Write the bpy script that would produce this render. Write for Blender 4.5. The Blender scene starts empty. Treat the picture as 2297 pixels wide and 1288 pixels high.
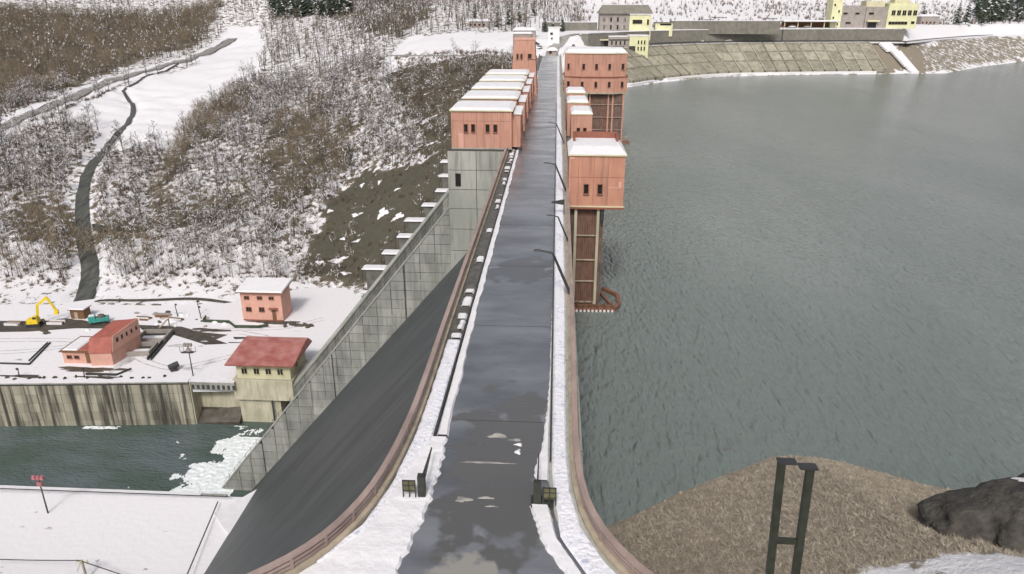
import bpy, bmesh, math, random
import numpy as np
from mathutils import Vector, Matrix, noise as mnoise
random.seed(7); rng = np.random.default_rng(7)
scene = bpy.context.scene
# ---------------------------------------------------------------- camera, sky, sun, exposure
cam_d = bpy.data.cameras.new('camera'); cam = bpy.data.objects.new('camera', cam_d)
scene.collection.objects.link(cam); scene.camera = cam
cam_d.sensor_width = 36; cam_d.lens = 1640/2297*36; cam_d.clip_start = .5; cam_d.clip_end = 6000
cam.location = (0, 0, 25.4)
cam.rotation_euler = (math.radians(90-21.288), 0, math.radians(3.365))
SUN_EL, SUN_AZ = 46, 186          # azimuth clockwise from +Y
world = bpy.data.worlds.new('World'); scene.world = world; world.use_nodes = True
wn = world.node_tree; bg = wn.nodes['Background']
sky = wn.nodes.new('ShaderNodeTexSky'); sky.sky_type = 'NISHITA'; sky.sun_disc = False
sky.sun_elevation = math.radians(SUN_EL); sky.sun_rotation = math.radians(SUN_AZ)
sky.air_density = 1.0; sky.dust_density = 6.0; sky.ozone_density = 1.0
hs = wn.nodes.new('ShaderNodeHueSaturation'); hs.inputs['Saturation'].default_value = .42
wn.links.new(sky.outputs[0], hs.inputs['Color']); wn.links.new(hs.outputs[0], bg.inputs[0])
bg.inputs[1].default_value = .118
sl = bpy.data.lights.new('sun', 'SUN'); sl.energy = 1.7; sl.angle = math.radians(9); sl.color = (1, .95, .88)
so = bpy.data.objects.new('sun', sl); scene.collection.objects.link(so)
az, el = math.radians(SUN_AZ), math.radians(SUN_EL)
sd = Vector((math.sin(az)*math.cos(el), math.cos(az)*math.cos(el), math.sin(el)))
so.rotation_euler = sd.to_track_quat('Z', 'Y').to_euler()
scene.view_settings.view_transform = 'Standard'; scene.view_settings.look = 'None'
scene.view_settings.gamma = 1; scene.view_settings.exposure = 0.1
scene.view_settings.use_curve_mapping = False

# ---------------------------------------------------------------- helpers
COL = scene.collection
def setp(o, label=None, cat=None, group=None, kind=None):
    if label: o['label'] = label
    if cat: o['category'] = cat
    if group: o['group'] = group
    if kind: o['kind'] = kind
    return o
def thing(name, label, cat, loc=(0, 0, 0), rz=0, group=None):
    o = bpy.data.objects.new(name, None); COL.objects.link(o); o.empty_display_size = .5
    o.location = loc; o.rotation_euler = (0, 0, rz)
    return setp(o, label, cat, group)
class MB:
    def __init__(s): s.v = []; s.f = []; s.m = []
    def poly(s, pts, m=0):
        b = len(s.v); s.v += [tuple(p) for p in pts]; s.f.append(tuple(range(b, b+len(pts)))); s.m.append(m); return s
    def hexa(s, p, m=0):      # p: 4 bottom, 4 top, counter-clockwise from above
        b = len(s.v); s.v += [tuple(q) for q in p]
        for f in ((3, 2, 1, 0), (4, 5, 6, 7), (0, 1, 5, 4), (1, 2, 6, 5), (2, 3, 7, 6), (3, 0, 4, 7)):
            s.f.append(tuple(b+i for i in f)); s.m.append(m)
        return s
    def box(s, x0, y0, z0, x1, y1, z1, m=0):
        return s.hexa([(x0, y0, z0), (x1, y0, z0), (x1, y1, z0), (x0, y1, z0), (x0, y0, z1), (x1, y0, z1), (x1, y1, z1), (x0, y1, z1)], m)
    def frus(s, r0, z0, r1, z1, m=0):   # r = x0,y0,x1,y1
        q = lambda r, z: [(r[0], r[1], z), (r[2], r[1], z), (r[2], r[3], z), (r[0], r[3], z)]
        return s.hexa(q(r0, z0)+q(r1, z1), m)
    def prism(s, pl, z0, z1, m=0):      # polygon footprint
        n = len(pl); b = len(s.v)
        s.v += [(p[0], p[1], z0) for p in pl]+[(p[0], p[1], z1) for p in pl]
        s.f.append(tuple(b+i for i in reversed(range(n)))); s.f.append(tuple(b+n+i for i in range(n))); s.m += [m, m]
        for i in range(n):
            j = (i+1) % n; s.f.append((b+i, b+j, b+n+j, b+n+i)); s.m.append(m)
        return s
    def yprism(s, pl, y0, y1, m=0):     # polygon in the XZ plane, front at y0
        n = len(pl); b = len(s.v)
        s.v += [(p[0], y0, p[1]) for p in pl]+[(p[0], y1, p[1]) for p in pl]
        s.f.append(tuple(b+i for i in range(n))); s.f.append(tuple(b+n+i for i in reversed(range(n)))); s.m += [m, m]
        for i in range(n):
            j = (i+1) % n; s.f.append((b+j, b+i, b+n+i, b+n+j)); s.m.append(m)
        return s
    def tube(s, p0, p1, r0, r1=None, n=6, m=0):
        r1 = r0 if r1 is None else r1
        p0, p1 = Vector(p0), Vector(p1); d = (p1-p0).normalized()
        a = d.orthogonal().normalized(); c = d.cross(a); b = len(s.v)
        for p, r in ((p0, r0), (p1, r1)):
            for i in range(n):
                t = 2*math.pi*i/n; s.v.append(tuple(p+a*math.cos(t)*r+c*math.sin(t)*r))
        for i in range(n):
            j = (i+1) % n; s.f.append((b+i, b+j, b+n+j, b+n+i)); s.m.append(m)
        s.f.append(tuple(b+i for i in reversed(range(n)))); s.f.append(tuple(b+n+i for i in range(n))); s.m += [m, m]
        return s
    def beam(s, p0, p1, w, h, m=0):     # square bar between two points
        p0, p1 = Vector(p0), Vector(p1); d = (p1-p0).normalized()
        a = d.cross(Vector((0, 0, 1)))
        a = Vector((1, 0, 0)) if a.length < 1e-3 else a.normalized()
        c = a.cross(d); q = []
        for p in (p0, p1):
            q += [p-a*w/2-c*h/2, p+a*w/2-c*h/2, p+a*w/2+c*h/2, p-a*w/2+c*h/2]
        return s.hexa(q, m)
    def mesh(s, name, mats, smooth=False):
        me = bpy.data.meshes.new(name); me.from_pydata(s.v, [], s.f)
        for m in (mats if isinstance(mats, (list, tuple)) else [mats]): me.materials.append(m)
        me.polygons.foreach_set('material_index', s.m)
        if smooth: me.polygons.foreach_set('use_smooth', [True]*len(s.f))
        me.update(); return me
    def build(s, name, mats, parent=None, smooth=False, fix=True, **kw):
        me = s.mesh(name, mats, smooth)
        if fix:
            bm = bmesh.new(); bm.from_mesh(me); bmesh.ops.recalc_face_normals(bm, faces=bm.faces); bm.to_mesh(me); bm.free()
        o = bpy.data.objects.new(name, me); COL.objects.link(o)
        if parent: o.parent = parent
        return setp(o, **kw)
def inst(name, me, parent=None, loc=(0, 0, 0), rz=0, sc=1):
    o = bpy.data.objects.new(name, me); COL.objects.link(o); o.location = loc; o.rotation_euler = (0, 0, rz)
    o.scale = (sc, sc, sc) if not isinstance(sc, tuple) else sc
    if parent: o.parent = parent
    return o
def rawmesh(name, V, Fc, mats, midx=None, tri=True):
    me = bpy.data.meshes.new(name); V = np.asarray(V, np.float32); Fc = np.asarray(Fc, np.int32); k = Fc.shape[1]
    me.vertices.add(len(V)); me.vertices.foreach_set('co', V.ravel())
    me.loops.add(Fc.size); me.loops.foreach_set('vertex_index', Fc.ravel())
    me.polygons.add(len(Fc)); me.polygons.foreach_set('loop_start', np.arange(0, Fc.size, k, dtype=np.int32))
    for m in mats: me.materials.append(m)
    if midx is not None: me.polygons.foreach_set('material_index', np.asarray(midx, np.int32))
    me.update(calc_edges=True); return me
def copy_tree(o, parent=None):
    c = o.copy(); COL.objects.link(c)
    if parent: c.parent = parent
    for ch in list(o.children): copy_tree(ch, c)
    return c

# ---------------------------------------------------------------- materials
def mat(name, col, rough=.8, var=.15, scale=.5, bump=0, bscale=4, col2=None, stretch=(1, 1, 1), metal=0, rand=0, spec=.5, thr=(.35, .65), detail=6, bdist=.05):
    m = bpy.data.materials.new(name); m.use_nodes = True; nt = m.node_tree; N = nt.nodes; L = nt.links
    b = N['Principled BSDF']; b.inputs['Roughness'].default_value = rough; b.inputs['Metallic'].default_value = metal
    b.inputs['Specular IOR Level'].default_value = spec
    g = N.new('ShaderNodeNewGeometry'); mp = N.new('ShaderNodeMapping'); mp.inputs['Scale'].default_value = stretch
    L.new(g.outputs['Position'], mp.inputs['Vector'])
    n = N.new('ShaderNodeTexNoise'); n.inputs['Scale'].default_value = scale; n.inputs['Detail'].default_value = detail; n.inputs['Roughness'].default_value = .62
    L.new(mp.outputs[0], n.inputs['Vector'])
    r = N.new('ShaderNodeValToRGB'); r.color_ramp.elements[0].position = thr[0]; r.color_ramp.elements[1].position = thr[1]
    c2 = col2 if col2 else tuple(min(1, c*(1+var)) for c in col); c1 = col if col2 else tuple(c*(1-var) for c in col)
    r.color_ramp.elements[0].color = (*c1, 1); r.color_ramp.elements[1].color = (*c2, 1)
    L.new(n.outputs['Fac'], r.inputs['Fac']); out = r.outputs['Color']
    if rand:
        oi = N.new('ShaderNodeObjectInfo'); mr = N.new('ShaderNodeMapRange'); mr.inputs['To Min'].default_value = 1-rand; mr.inputs['To Max'].default_value = 1+rand
        L.new(oi.outputs['Random'], mr.inputs['Value']); vm = N.new('ShaderNodeVectorMath'); vm.operation = 'SCALE'
        L.new(out, vm.inputs[0]); L.new(mr.outputs[0], vm.inputs['Scale']); out = vm.outputs[0]
    L.new(out, b.inputs['Base Color'])
    if bump:
        n2 = N.new('ShaderNodeTexNoise'); n2.inputs['Scale'].default_value = bscale; n2.inputs['Detail'].default_value = 5
        L.new(mp.outputs[0], n2.inputs['Vector']); bp = N.new('ShaderNodeBump'); bp.inputs['Strength'].default_value = bump; bp.inputs['Distance'].default_value = bdist
        L.new(n2.outputs['Fac'], bp.inputs['Height']); L.new(bp.outputs[0], b.inputs['Normal'])
    return m
M = {}
M['snow'] = mat('snow', (.71, .70, .73), .75, .05, .8, bump=.5, bscale=2.5, bdist=.15)
M['snow_walk'] = mat('trodden_snow', (.50, .53, .66), .75, scale=2.2, col2=(.74, .74, .80), thr=(.34, .44), bump=.9, bscale=3.5, bdist=.15)
M['concrete'] = mat('weathered_concrete', (.19, .20, .185), .85, scale=.35, col2=(.33, .335, .31), stretch=(1, 1, .35), bump=.3, bscale=3, rand=.11)
M['snow_yard'] = mat('yard_snow', (.30, .28, .26), .8, scale=.9, col2=(.72, .705, .735), thr=(.27, .335), bump=.6, bscale=1.2, detail=10, bdist=.2)
M['wet_conc'] = mat('wet_walkway', (.06, .058, .052), .5, scale=1.5, col2=(.14, .135, .12))
M['concrete_lt'] = mat('pale_concrete', (.27, .28, .255), .85, scale=.25, col2=(.38, .385, .355), stretch=(1, 1, .3), bump=.3, bscale=3, rand=.07)
M['concrete_beige'] = mat('beige_concrete', (.36, .34, .25), .85, scale=.4, col2=(.52, .49, .38), stretch=(1, 1, .5), bump=.2, rand=.05)
M['streaked'] = mat('streaked_concrete', (.09, .088, .072), .85, scale=.55, col2=(.36, .34, .27), stretch=(1, 1, .07), bump=.3, rand=.16, thr=(.34, .56), detail=8)
M['joint'] = mat('joint', (.05, .05, .047), .9, .2)
M['face'] = mat('wet_dam_face', (.036, .044, .047), .5, scale=.16, col2=(.066, .076, .080), stretch=(.3, 1.3, .3), bump=.2, bscale=.8, detail=12, thr=(.34, .68))
M['pink'] = mat('salmon_cladding', (.43, .225, .165), .85, scale=.5, col2=(.52, .285, .215), stretch=(1, 1, .5), rand=.05)
def stain(m, amt, col=(.20, .12, .09), st=(1.4, 1.4, .12), lo=.52, hi=.72, sc=1.2):
    nt = m.node_tree; N = nt.nodes; L = nt.links; b = N['Principled BSDF']; old = b.inputs['Base Color'].links[0].from_socket
    g = N.new('ShaderNodeNewGeometry'); mp = N.new('ShaderNodeMapping'); mp.inputs['Scale'].default_value = st; L.new(g.outputs['Position'], mp.inputs['Vector'])
    n = N.new('ShaderNodeTexNoise'); n.inputs['Scale'].default_value = sc; n.inputs['Detail'].default_value = 8; L.new(mp.outputs[0], n.inputs['Vector'])
    mr = N.new('ShaderNodeMapRange'); mr.inputs['From Min'].default_value = lo; mr.inputs['From Max'].default_value = hi; mr.inputs['To Max'].default_value = amt; L.new(n.outputs['Fac'], mr.inputs['Value'])
    x = N.new('ShaderNodeMix'); x.data_type = 'RGBA'; L.new(mr.outputs[0], x.inputs[0]); L.new(old, x.inputs[6]); x.inputs[7].default_value = (*col, 1); L.new(x.outputs[2], b.inputs['Base Color'])
stain(M['face'], .7, (.15, .165, .17), (.05, 1.1, .05), .60, .80); stain(M['face'], .6, (.02, .025, .028), (.04, .7, .04), .58, .8, 1.7)
stain(M['streaked'], .85, (.035, .033, .028), (.7, .7, .03), .50, .62)
stain(M['pink'], .5); stain(M['concrete_lt'], .55, (.12, .12, .10)); stain(M['concrete'], .6, (.09, .09, .075)); stain(M['concrete_beige'], .5, (.17, .15, .10))
M['pink_dull'] = mat('weathered_orange_cladding', (.41, .195, .135), .85, scale=.5, col2=(.49, .25, .175), stretch=(1, 1, .5)); stain(M['pink_dull'], .55)
M['pink_pale'] = mat('pale_salmon_render', (.60, .34, .27), .8, .07, .6)
M['pink_trim'] = mat('brown_trim', (.23, .085, .055), .7, .15, 1)
M['pane'] = mat('dark_window_glass', (.022, .018, .018), .25, .2, 2)
M['frame'] = mat('window_frame', (.30, .13, .09), .6, .1, 2)
M['rail'] = mat('rose_brown_rail', (.25, .185, .165), .5, scale=1.2, col2=(.36, .275, .245), stretch=(1, .3, 1))
M['rail_lt'] = mat('tan_kerb', (.36, .305, .235), .8, .2, 1)
M['dark'] = mat('dark_steel', (.035, .035, .038), .5, .2, 2)
M['green_steel'] = mat('green_black_steel', (.028, .032, .024), .5, .3, 3)
M['redroof'] = mat('red_roof', (.30, .085, .07), .42, scale=.35, col2=(.42, .19, .17), bump=.1)
M['brick_red'] = mat('rust_red_sheet', (.34, .10, .075), .6, .18, .6)
M['yellow'] = mat('lemon_render', (.64, .63, .40), .8, .08, .3)
M['cream'] = mat('cream_render', (.56, .53, .36), .8, .1, .3)
M['grey_wall'] = mat('grey_render', (.30, .27, .25), .8, .15, .4)
M['digger'] = mat('digger_yellow', (.75, .55, .02), .5, .1, 1)
M['teal'] = mat('teal_paint', (.05, .30, .27), .5, .2, 1)
M['rust'] = mat('rusty_screen', (.085, .055, .043), .7, scale=1.5, col2=(.17, .115, .095), stretch=(1, 1, .4))
M['orange'] = mat('orange_float', (.19, .085, .055), .7, .3, 3)
M['white'] = mat('white_paint', (.72, .72, .74), .6, .06, 1)
M['wood'] = mat('brown_timber', (.17, .09, .045), .8, .3, 2)
M['stone_dark'] = mat('shore_revetment', (.20, .185, .145), .9, scale=.35, col2=(.33, .31, .245), bump=.4, rand=.2)
M['wallgrey'] = mat('stone_terrace_wall', (.15, .145, .125), .9, scale=.4, col2=(.21, .20, .17), bump=.3, bscale=1, rand=.06)
M['twig'] = mat('bare_twigs', (.155, .125, .09), .9, .25, .06)
M['twig2'] = mat('brown_twigs', (.15, .115, .085), .9, .25, .06)
M['bark'] = mat('bark', (.075, .062, .052), .9, .3, .8)
M['twig3'] = mat('tan_twigs', (.235, .19, .135), .9, .25, .05)
M['fir'] = mat('fir_green', (.030, .048, .030), .9, scale=.15, col2=(.055, .075, .048))
M['grass'] = mat('dead_grass', (.30, .26, .205), .95, .35, 1.2)
M['rock'] = mat('dark_rock', (.030, .028, .025), .9, scale=1.2, col2=(.082, .074, .063), bump=1.0, bscale=3, bdist=.2, detail=12)
M['foam'] = mat('foam', (.72, .76, .78), .6, .1, 1)
M['stream'] = mat('stream_bed', (.035, .04, .036), .5, scale=.3, col2=(.10, .10, .09), stretch=(2, .5, 1))
M['lane'] = mat('cleared_lane', (.22, .21, .20), .7, .15, .2)
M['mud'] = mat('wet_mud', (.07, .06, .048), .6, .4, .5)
def road_mat():
    m = mat('wet_asphalt', (.055, .060, .070), .3, scale=.3, col2=(.19, .20, .222), stretch=(.3, .75, 1), bump=.05, bscale=20, detail=12, thr=(.33, .69), spec=.8)
    nt = m.node_tree; N = nt.nodes; L = nt.links; b = N['Principled BSDF']
    n = N.new('ShaderNodeTexNoise'); n.inputs['Scale'].default_value = .35; n.inputs['Detail'].default_value = 8
    mp = [x for x in N if x.type == 'MAPPING'][0]; L.new(mp.outputs[0], n.inputs['Vector'])
    r = N.new('ShaderNodeMapRange'); r.inputs['From Min'].default_value = .35; r.inputs['From Max'].default_value = .65
    r.inputs['To Min'].default_value = .14; r.inputs['To Max'].default_value = .5
    L.new(n.outputs['Fac'], r.inputs['Value']); L.new(r.outputs[0], b.inputs['Roughness'])
    # worn pale concrete near the camera end and brownish damp stains, both fixed to the road
    g = [x for x in N if x.type == 'NEW_GEOMETRY'][0]; old = b.inputs['Base Color'].links[0].from_socket
    def mixc(fac, a, c):
        x = N.new('ShaderNodeMix'); x.data_type = 'RGBA'; L.new(fac, x.inputs[0]); L.new(a, x.inputs[6]); x.inputs[7].default_value = (*c, 1); return x.outputs[2]
    def ell(cx, cy, sx, sy, k, wob):
        mp2 = N.new('ShaderNodeMapping'); mp2.vector_type = 'TEXTURE'; mp2.inputs['Location'].default_value = (cx, cy, 0); mp2.inputs['Scale'].default_value = (sx, sy, 1); L.new(g.outputs['Position'], mp2.inputs['Vector'])
        ln = N.new('ShaderNodeVectorMath'); ln.operation = 'LENGTH'; L.new(mp2.outputs[0], ln.inputs[0])
        nz = N.new('ShaderNodeTexNoise'); nz.inputs['Scale'].default_value = k; nz.inputs['Detail'].default_value = 8; L.new(g.outputs['Position'], nz.inputs['Vector'])
        ma = N.new('ShaderNodeMath'); ma.operation = 'MULTIPLY_ADD'; L.new(nz.outputs['Fac'], ma.inputs[0]); ma.inputs[1].default_value = wob; L.new(ln.outputs['Value'], ma.inputs[2])
        mr = N.new('ShaderNodeMapRange'); mr.inputs['From Min'].default_value = 1.05+wob*.5; mr.inputs['From Max'].default_value = .9+wob*.5; L.new(ma.outputs[0], mr.inputs['Value']); return mr.outputs[0]
    c = mixc(ell(-2.6, 36, 3.2, 9, .45, 2.2), old, (.088, .086, .084))
    c = mixc(ell(-3.6, 25.2, 2.6, 3.4, 1.1, .9), c, (.26, .25, .23))
    c = mixc(ell(-3.0, 70, 3.5, 4, .6, 2.4), c, (.06, .058, .06))
    L.new(c, b.inputs['Base Color'])
    b.inputs['Coat Weight'].default_value = 1; b.inputs['Coat Roughness'].default_value = .28; b.inputs['Coat IOR'].default_value = 1.5; return m
M['road'] = road_mat()
def water_mat(name, col, s1, s2, st1, st2, dist, col2=None, rough=.08, stretch=(1, 1, 1), rot=0, mixs=.03):
    m = bpy.data.materials.new(name); m.use_nodes = True; nt = m.node_tree; N = nt.nodes; L = nt.links
    b = N['Principled BSDF']; b.inputs['Roughness'].default_value = rough; b.inputs['IOR'].default_value = 1.33
    g = N.new('ShaderNodeNewGeometry'); mp = N.new('ShaderNodeMapping'); mp.inputs['Scale'].default_value = stretch; mp.inputs['Rotation'].default_value = (0, 0, rot)
    L.new(g.outputs['Position'], mp.inputs['Vector'])
    n0 = N.new('ShaderNodeTexNoise'); n0.inputs['Scale'].default_value = mixs; n0.inputs['Detail'].default_value = 4; L.new(mp.outputs[0], n0.inputs['Vector'])
    r = N.new('ShaderNodeValToRGB'); r.color_ramp.elements[0].color = (*col, 1); r.color_ramp.elements[1].color = (*(col2 or col), 1)
    r.color_ramp.elements[0].position = .38; r.color_ramp.elements[1].position = .62
    L.new(n0.outputs['Fac'], r.inputs['Fac']); L.new(r.outputs[0], b.inputs['Base Color'])
    prev = None
    for s, st in ((s1, st1), (s2, st2)):
        n = N.new('ShaderNodeTexNoise'); n.inputs['Scale'].default_value = s; n.inputs['Detail'].default_value = 2; n.inputs['Distortion'].default_value = .15
        L.new(mp.outputs[0], n.inputs['Vector']); bp = N.new('ShaderNodeBump'); bp.inputs['Strength'].default_value = st; bp.inputs['Distance'].default_value = dist
        L.new(n.outputs['Fac'], bp.inputs['Height'])
        if prev: L.new(prev.outputs[0], bp.inputs['Normal'])
        prev = bp
    L.new(prev.outputs[0], b.inputs['Normal']); return m
M['lake'] = water_mat('lake_water', (.145, .175, .166), .5, 1.6, .95, .85, .7, (.19, .215, .207), stretch=(1, .36, 1), rot=.75, rough=.13)
M['basin'] = water_mat('basin_water', (.068, .098, .086), .5, 1.6, .9, .9, .5, (.105, .132, .140), stretch=(.5, 1, 1), mixs=.12)
def ground_mat():
    m = bpy.data.materials.new('snowy_ground'); m.use_nodes = True; nt = m.node_tree; N = nt.nodes; L = nt.links
    b = N['Principled BSDF']; b.inputs['Roughness'].default_value = .9; b.inputs['Specular IOR Level'].default_value = .2
    g = N.new('ShaderNodeNewGeometry'); at = N.new('ShaderNodeAttribute'); at.attribute_name = 'cover'
    sep = N.new('ShaderNodeSeparateColor'); L.new(at.outputs['Color'], sep.inputs[0])
    def noise(s, d=6, st=(1, 1, 1)):
        mp = N.new('ShaderNodeMapping'); mp.inputs['Scale'].default_value = st; L.new(g.outputs['Position'], mp.inputs['Vector'])
        n = N.new('ShaderNodeTexNoise'); n.inputs['Scale'].default_value = s; n.inputs['Detail'].default_value = d; n.inputs['Roughness'].default_value = .7
        L.new(mp.outputs[0], n.inputs['Vector']); return n.outputs['Fac']
    def mix(f, a, c, blend='MIX'):
        x = N.new('ShaderNodeMix'); x.data_type = 'RGBA'; x.blend_type = blend
        if isinstance(f, float): x.inputs[0].default_value = f
        else: L.new(f, x.inputs[0])
        for i, v in ((6, a), (7, c)):
            if isinstance(v, tuple): x.inputs[i].default_value = (*v, 1)
            else: L.new(v, x.inputs[i])
        return x.outputs[2]
    # snow where noise falls under the cover value
    ma = N.new('ShaderNodeMath'); ma.operation = 'SUBTRACT'; L.new(sep.outputs[0], ma.inputs[0]); 
    rm = N.new('ShaderNodeMapRange'); rm.inputs['From Min'].default_value = .33; rm.inputs['From Max'].default_value = .67; L.new(noise(.33, 9), rm.inputs['Value'])
    L.new(rm.outputs[0], ma.inputs[1])
    st = N.new('ShaderNodeMapRange'); st.inputs['From Min'].default_value = -.08; st.inputs['From Max'].default_value = .10; L.new(ma.outputs[0], st.inputs['Value'])
    soil = mix(noise(.9, 6), (.10, .082, .060), (.22, .185, .14))
    olive = mix(noise(.5, 8), (.045, .044, .034), (.115, .108, .082))
    straw = mix(noise(1.1, 9, (1, 1, 2.5)), (.18, .152, .12), (.44, .385, .31))
    base = mix(sep.outputs[1], soil, olive); base = mix(sep.outputs[2], base, straw)
    L.new(mix(st.outputs[0], base, (.71, .70, .73)), b.inputs['Base Color'])
    bp = N.new('ShaderNodeBump'); bp.inputs['Strength'].default_value = .8; bp.inputs['Distance'].default_value = .5
    L.new(noise(1.2, 6), bp.inputs['Height']); L.new(bp.outputs[0], b.inputs['Normal']); return m
M['ground'] = ground_mat()

# ---------------------------------------------------------------- terrain height (world coordinates)
WEST=[(-171.4,200,-63.2),(-166.7,215,-61.4),(-135.4,213,-61.5),(-106.9,216,-60.4),(-80.2,224,-62.5),(-66.9,232,-59.2),(-205.1,250,-50.9),(-170.8,250,-50.4),(-136.9,250,-49.8),(-104.4,252,-49.8),(-82.5,256,-50.6),(-59.4,250,-48.5),(-228.8,285,-42.4),(-190.5,285,-41.9),(-153.9,287,-41.9),(-115.8,285,-40.9),(-78.4,282,-39.7),(-47.9,262,-34.8),(-263.2,335,-32.8),(-222.6,340,-33.2),(-178.7,340,-32.8),(-131.5,330,-30.7),(-86.0,315,-27.7),(-51.5,296,-24.2),(-315.5,410,-20.6),(-272.6,425,-22.0),(-221.6,430,-22.2),(-162.2,415,-20.2),(-102.0,380,-16.0),(-60.0,350,-12.6),(-39.4,335,-10.8),(-369.4,490,-0.8),(-339.5,540,-3.3),(-298.2,590,-5.7),(-226.5,590,-5.5),(-149.8,510,-1.2),(-79.5,425,0.3),(-44.2,400,1.5),(-25.2,395,0.5),(-10,395,-0.3),(-29.9,470,6.5),(-82.6,490,6.6),(-389.3,700,27.3),(-443.4,600,27.1),(-262.0,690,12.3),(-275.2,730,27.4),(-156.8,600,14.0),(-171.3,660,27.2),(-109.3,760,27.4),(-81.0,560,11.8),(-22.8,560,11.9),
(-18,350,-4),(-25,300,-14),(-30,262,-30),(-45,235,-52),
(-62,160,-70),(-110,160,-68),(-170,160,-68),(-240,160,-66),(-300,200,-58),(-62,195,-66),(-110,190,-66),(-320,300,-44),
(-60,130,-82),(-110,135,-82),(-180,135,-82),(-30,150,-60),(-20,200,-48),
(-62,115,-72),(-110,115,-72),(-180,115,-72),(-75,98,-71),(-120,98,-71),(-60,95,-72),(-45,80,-58),(-35,62,-47),(-28,48,-34),(-20,34,-16),(-16,24,-4),(-60,60,-50),(-80,70,-50),(-120,70,-45),(-100,30,-10),(-60,30,-15),(-200,60,-40),(-40,0,6),(-15,0,4),(0,-10,7),(0,20,-0.8),(-5,28,-3),(0,-60,25),(-100,-60,40),(-250,0,20),(-250,-60,60),(-400,60,-10),(-450,200,-30),(-450,400,0),
(-700,-80,120),(-700,300,90),(-700,600,120),(-500,900,110),(-200,950,95),(0,950,80),(-700,1300,260),(0,1300,230),(-350,1300,240),(100,1300,240)]
NEAR=[(1.5,46),(4.5,51.4),(6.8,53),(12.9,57.5),(17.7,60.5),(22.8,63.7),(26,63.8),(29.4,62.7),(35,59.8),(39.1,58.4),(46.4,58),(60,56),(90,66),(130,60),(200,30),(330,-10),(700,-60)]
FAR=[(2,395),(20,396),(39.9,408.1),(58.5,432.6),(101.1,469.8),(153.7,484.7),(212,494.2),(247.4,499.4),(298,554.3),(357.9,607.7),(450,650),(700,700)]
def rbf(P):
    P=np.array(P,float);c=P[:,:2]/100.;n=len(c)
    d=np.linalg.norm(c[:,None]-c[None],axis=2)
    K=np.where(d>0,d*d*np.log(np.maximum(d,1e-9)),0)+np.eye(n)*0.004
    A=np.zeros((n+3,n+3));A[:n,:n]=K;A[:n,n]=1;A[:n,n+1:]=c;A[n,:n]=1;A[n+1:,:n]=c.T
    w=np.linalg.solve(A,np.r_[P[:,2],0,0,0])
    def f(x,y):
        q=np.stack([np.ravel(x),np.ravel(y)],1)/100.;out=np.zeros(len(q))
        for i in range(0,len(q),20000):
            s=q[i:i+20000];dd=np.linalg.norm(s[:,None]-c[None],axis=2)
            out[i:i+20000]=np.where(dd>0,dd*dd*np.log(np.maximum(dd,1e-9)),0)@w[:n]+w[n]+s@w[n+1:]
        return out.reshape(np.shape(x))
    return f
WEST_F=rbf(WEST)
def sm(a,b,x):
    t=np.clip((x-a)/(b-a),0,1);return t*t*(3-2*t)
def linedist(pl,x,y):
    """signed distance to polyline given as y=f(x) curve; positive on the +y side"""
    best=np.full(np.shape(x),1e9)
    for (x0,y0),(x1,y1) in zip(pl[:-1],pl[1:]):
        dx,dy=x1-x0,y1-y0;t=np.clip(((x-x0)*dx+(y-y0)*dy)/(dx*dx+dy*dy),0,1)
        best=np.minimum(best,np.hypot(x-x0-t*dx,y-y0-t*dy))
    yy=np.interp(x,[p[0] for p in pl],[p[1] for p in pl])
    return np.where(y>yy,best,-best)
def east(x,y):
    dn=-linedist(NEAR,x,y); df=linedist(FAR,x,y)
    zn=np.where(dn>0,-17+0.47*dn,-17+0.35*dn)
    zn=np.where(zn>6,6+(zn-6)*0.35,zn)
    sink=1.6*sm(2,4,df)*(1-sm(26,28,df))*(x>40)*(x<262)
    zf=-sink+np.interp(df,[-40,0,2,28,30,39,43.8,46,62,110,230,330,700],[-34,-17,-16,0.3,0.4,0.5,0.8,8.4,8.6,9.5,24,52,230])
    return np.maximum(np.maximum(zn,zf),-34)
def height(x,y):
    x=np.asarray(x,float);y=np.asarray(y,float)
    w=WEST_F(x,y);e=east(x,y)
    lo=np.where(y<385,-8,-30.);hi=np.where(y<385,3,40.)
    t=sm(0,1,np.clip((x-lo)/(hi-lo),0,1))
    h=w*(1-t)+e*t
    # rough ground away from flats
    n=0.9*np.sin(x*.11+np.sin(y*.07)*2)*np.sin(y*.093+np.sin(x*.05)*2)+.5*np.sin(x*.27+y*.19)*np.sin(y*.31-x*.13)
    rough=sm(205,240,y)*(x<-20)
    h=h+n*rough
    # downstream side never rises through the dam's face
    lim=(x+3.5)/.87-4-2.5
    inside=(x<0)&(y>30)&(y<385)&(x>-66)
    edge=sm(30,60,y)
    h=np.where(inside&(y<126),np.minimum(h,lim*edge+h*(1-edge)+0),h)
    h=np.where((x<-57)&(x>-330)&(y>126.2)&(y<161),np.minimum(h,-81),h)
    h=np.where((x<-57)&(x>-330)&(y>88)&(y<=126.2),np.minimum(h,-73.5),h)
    # flat crest plateau at both dam ends
    f=(1-sm(22,27,y))*sm(-24,-18,x)*(1-sm(8,14,x))*sm(5,12,y)
    h=h*(1-f)-0.5*f
    return h

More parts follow.
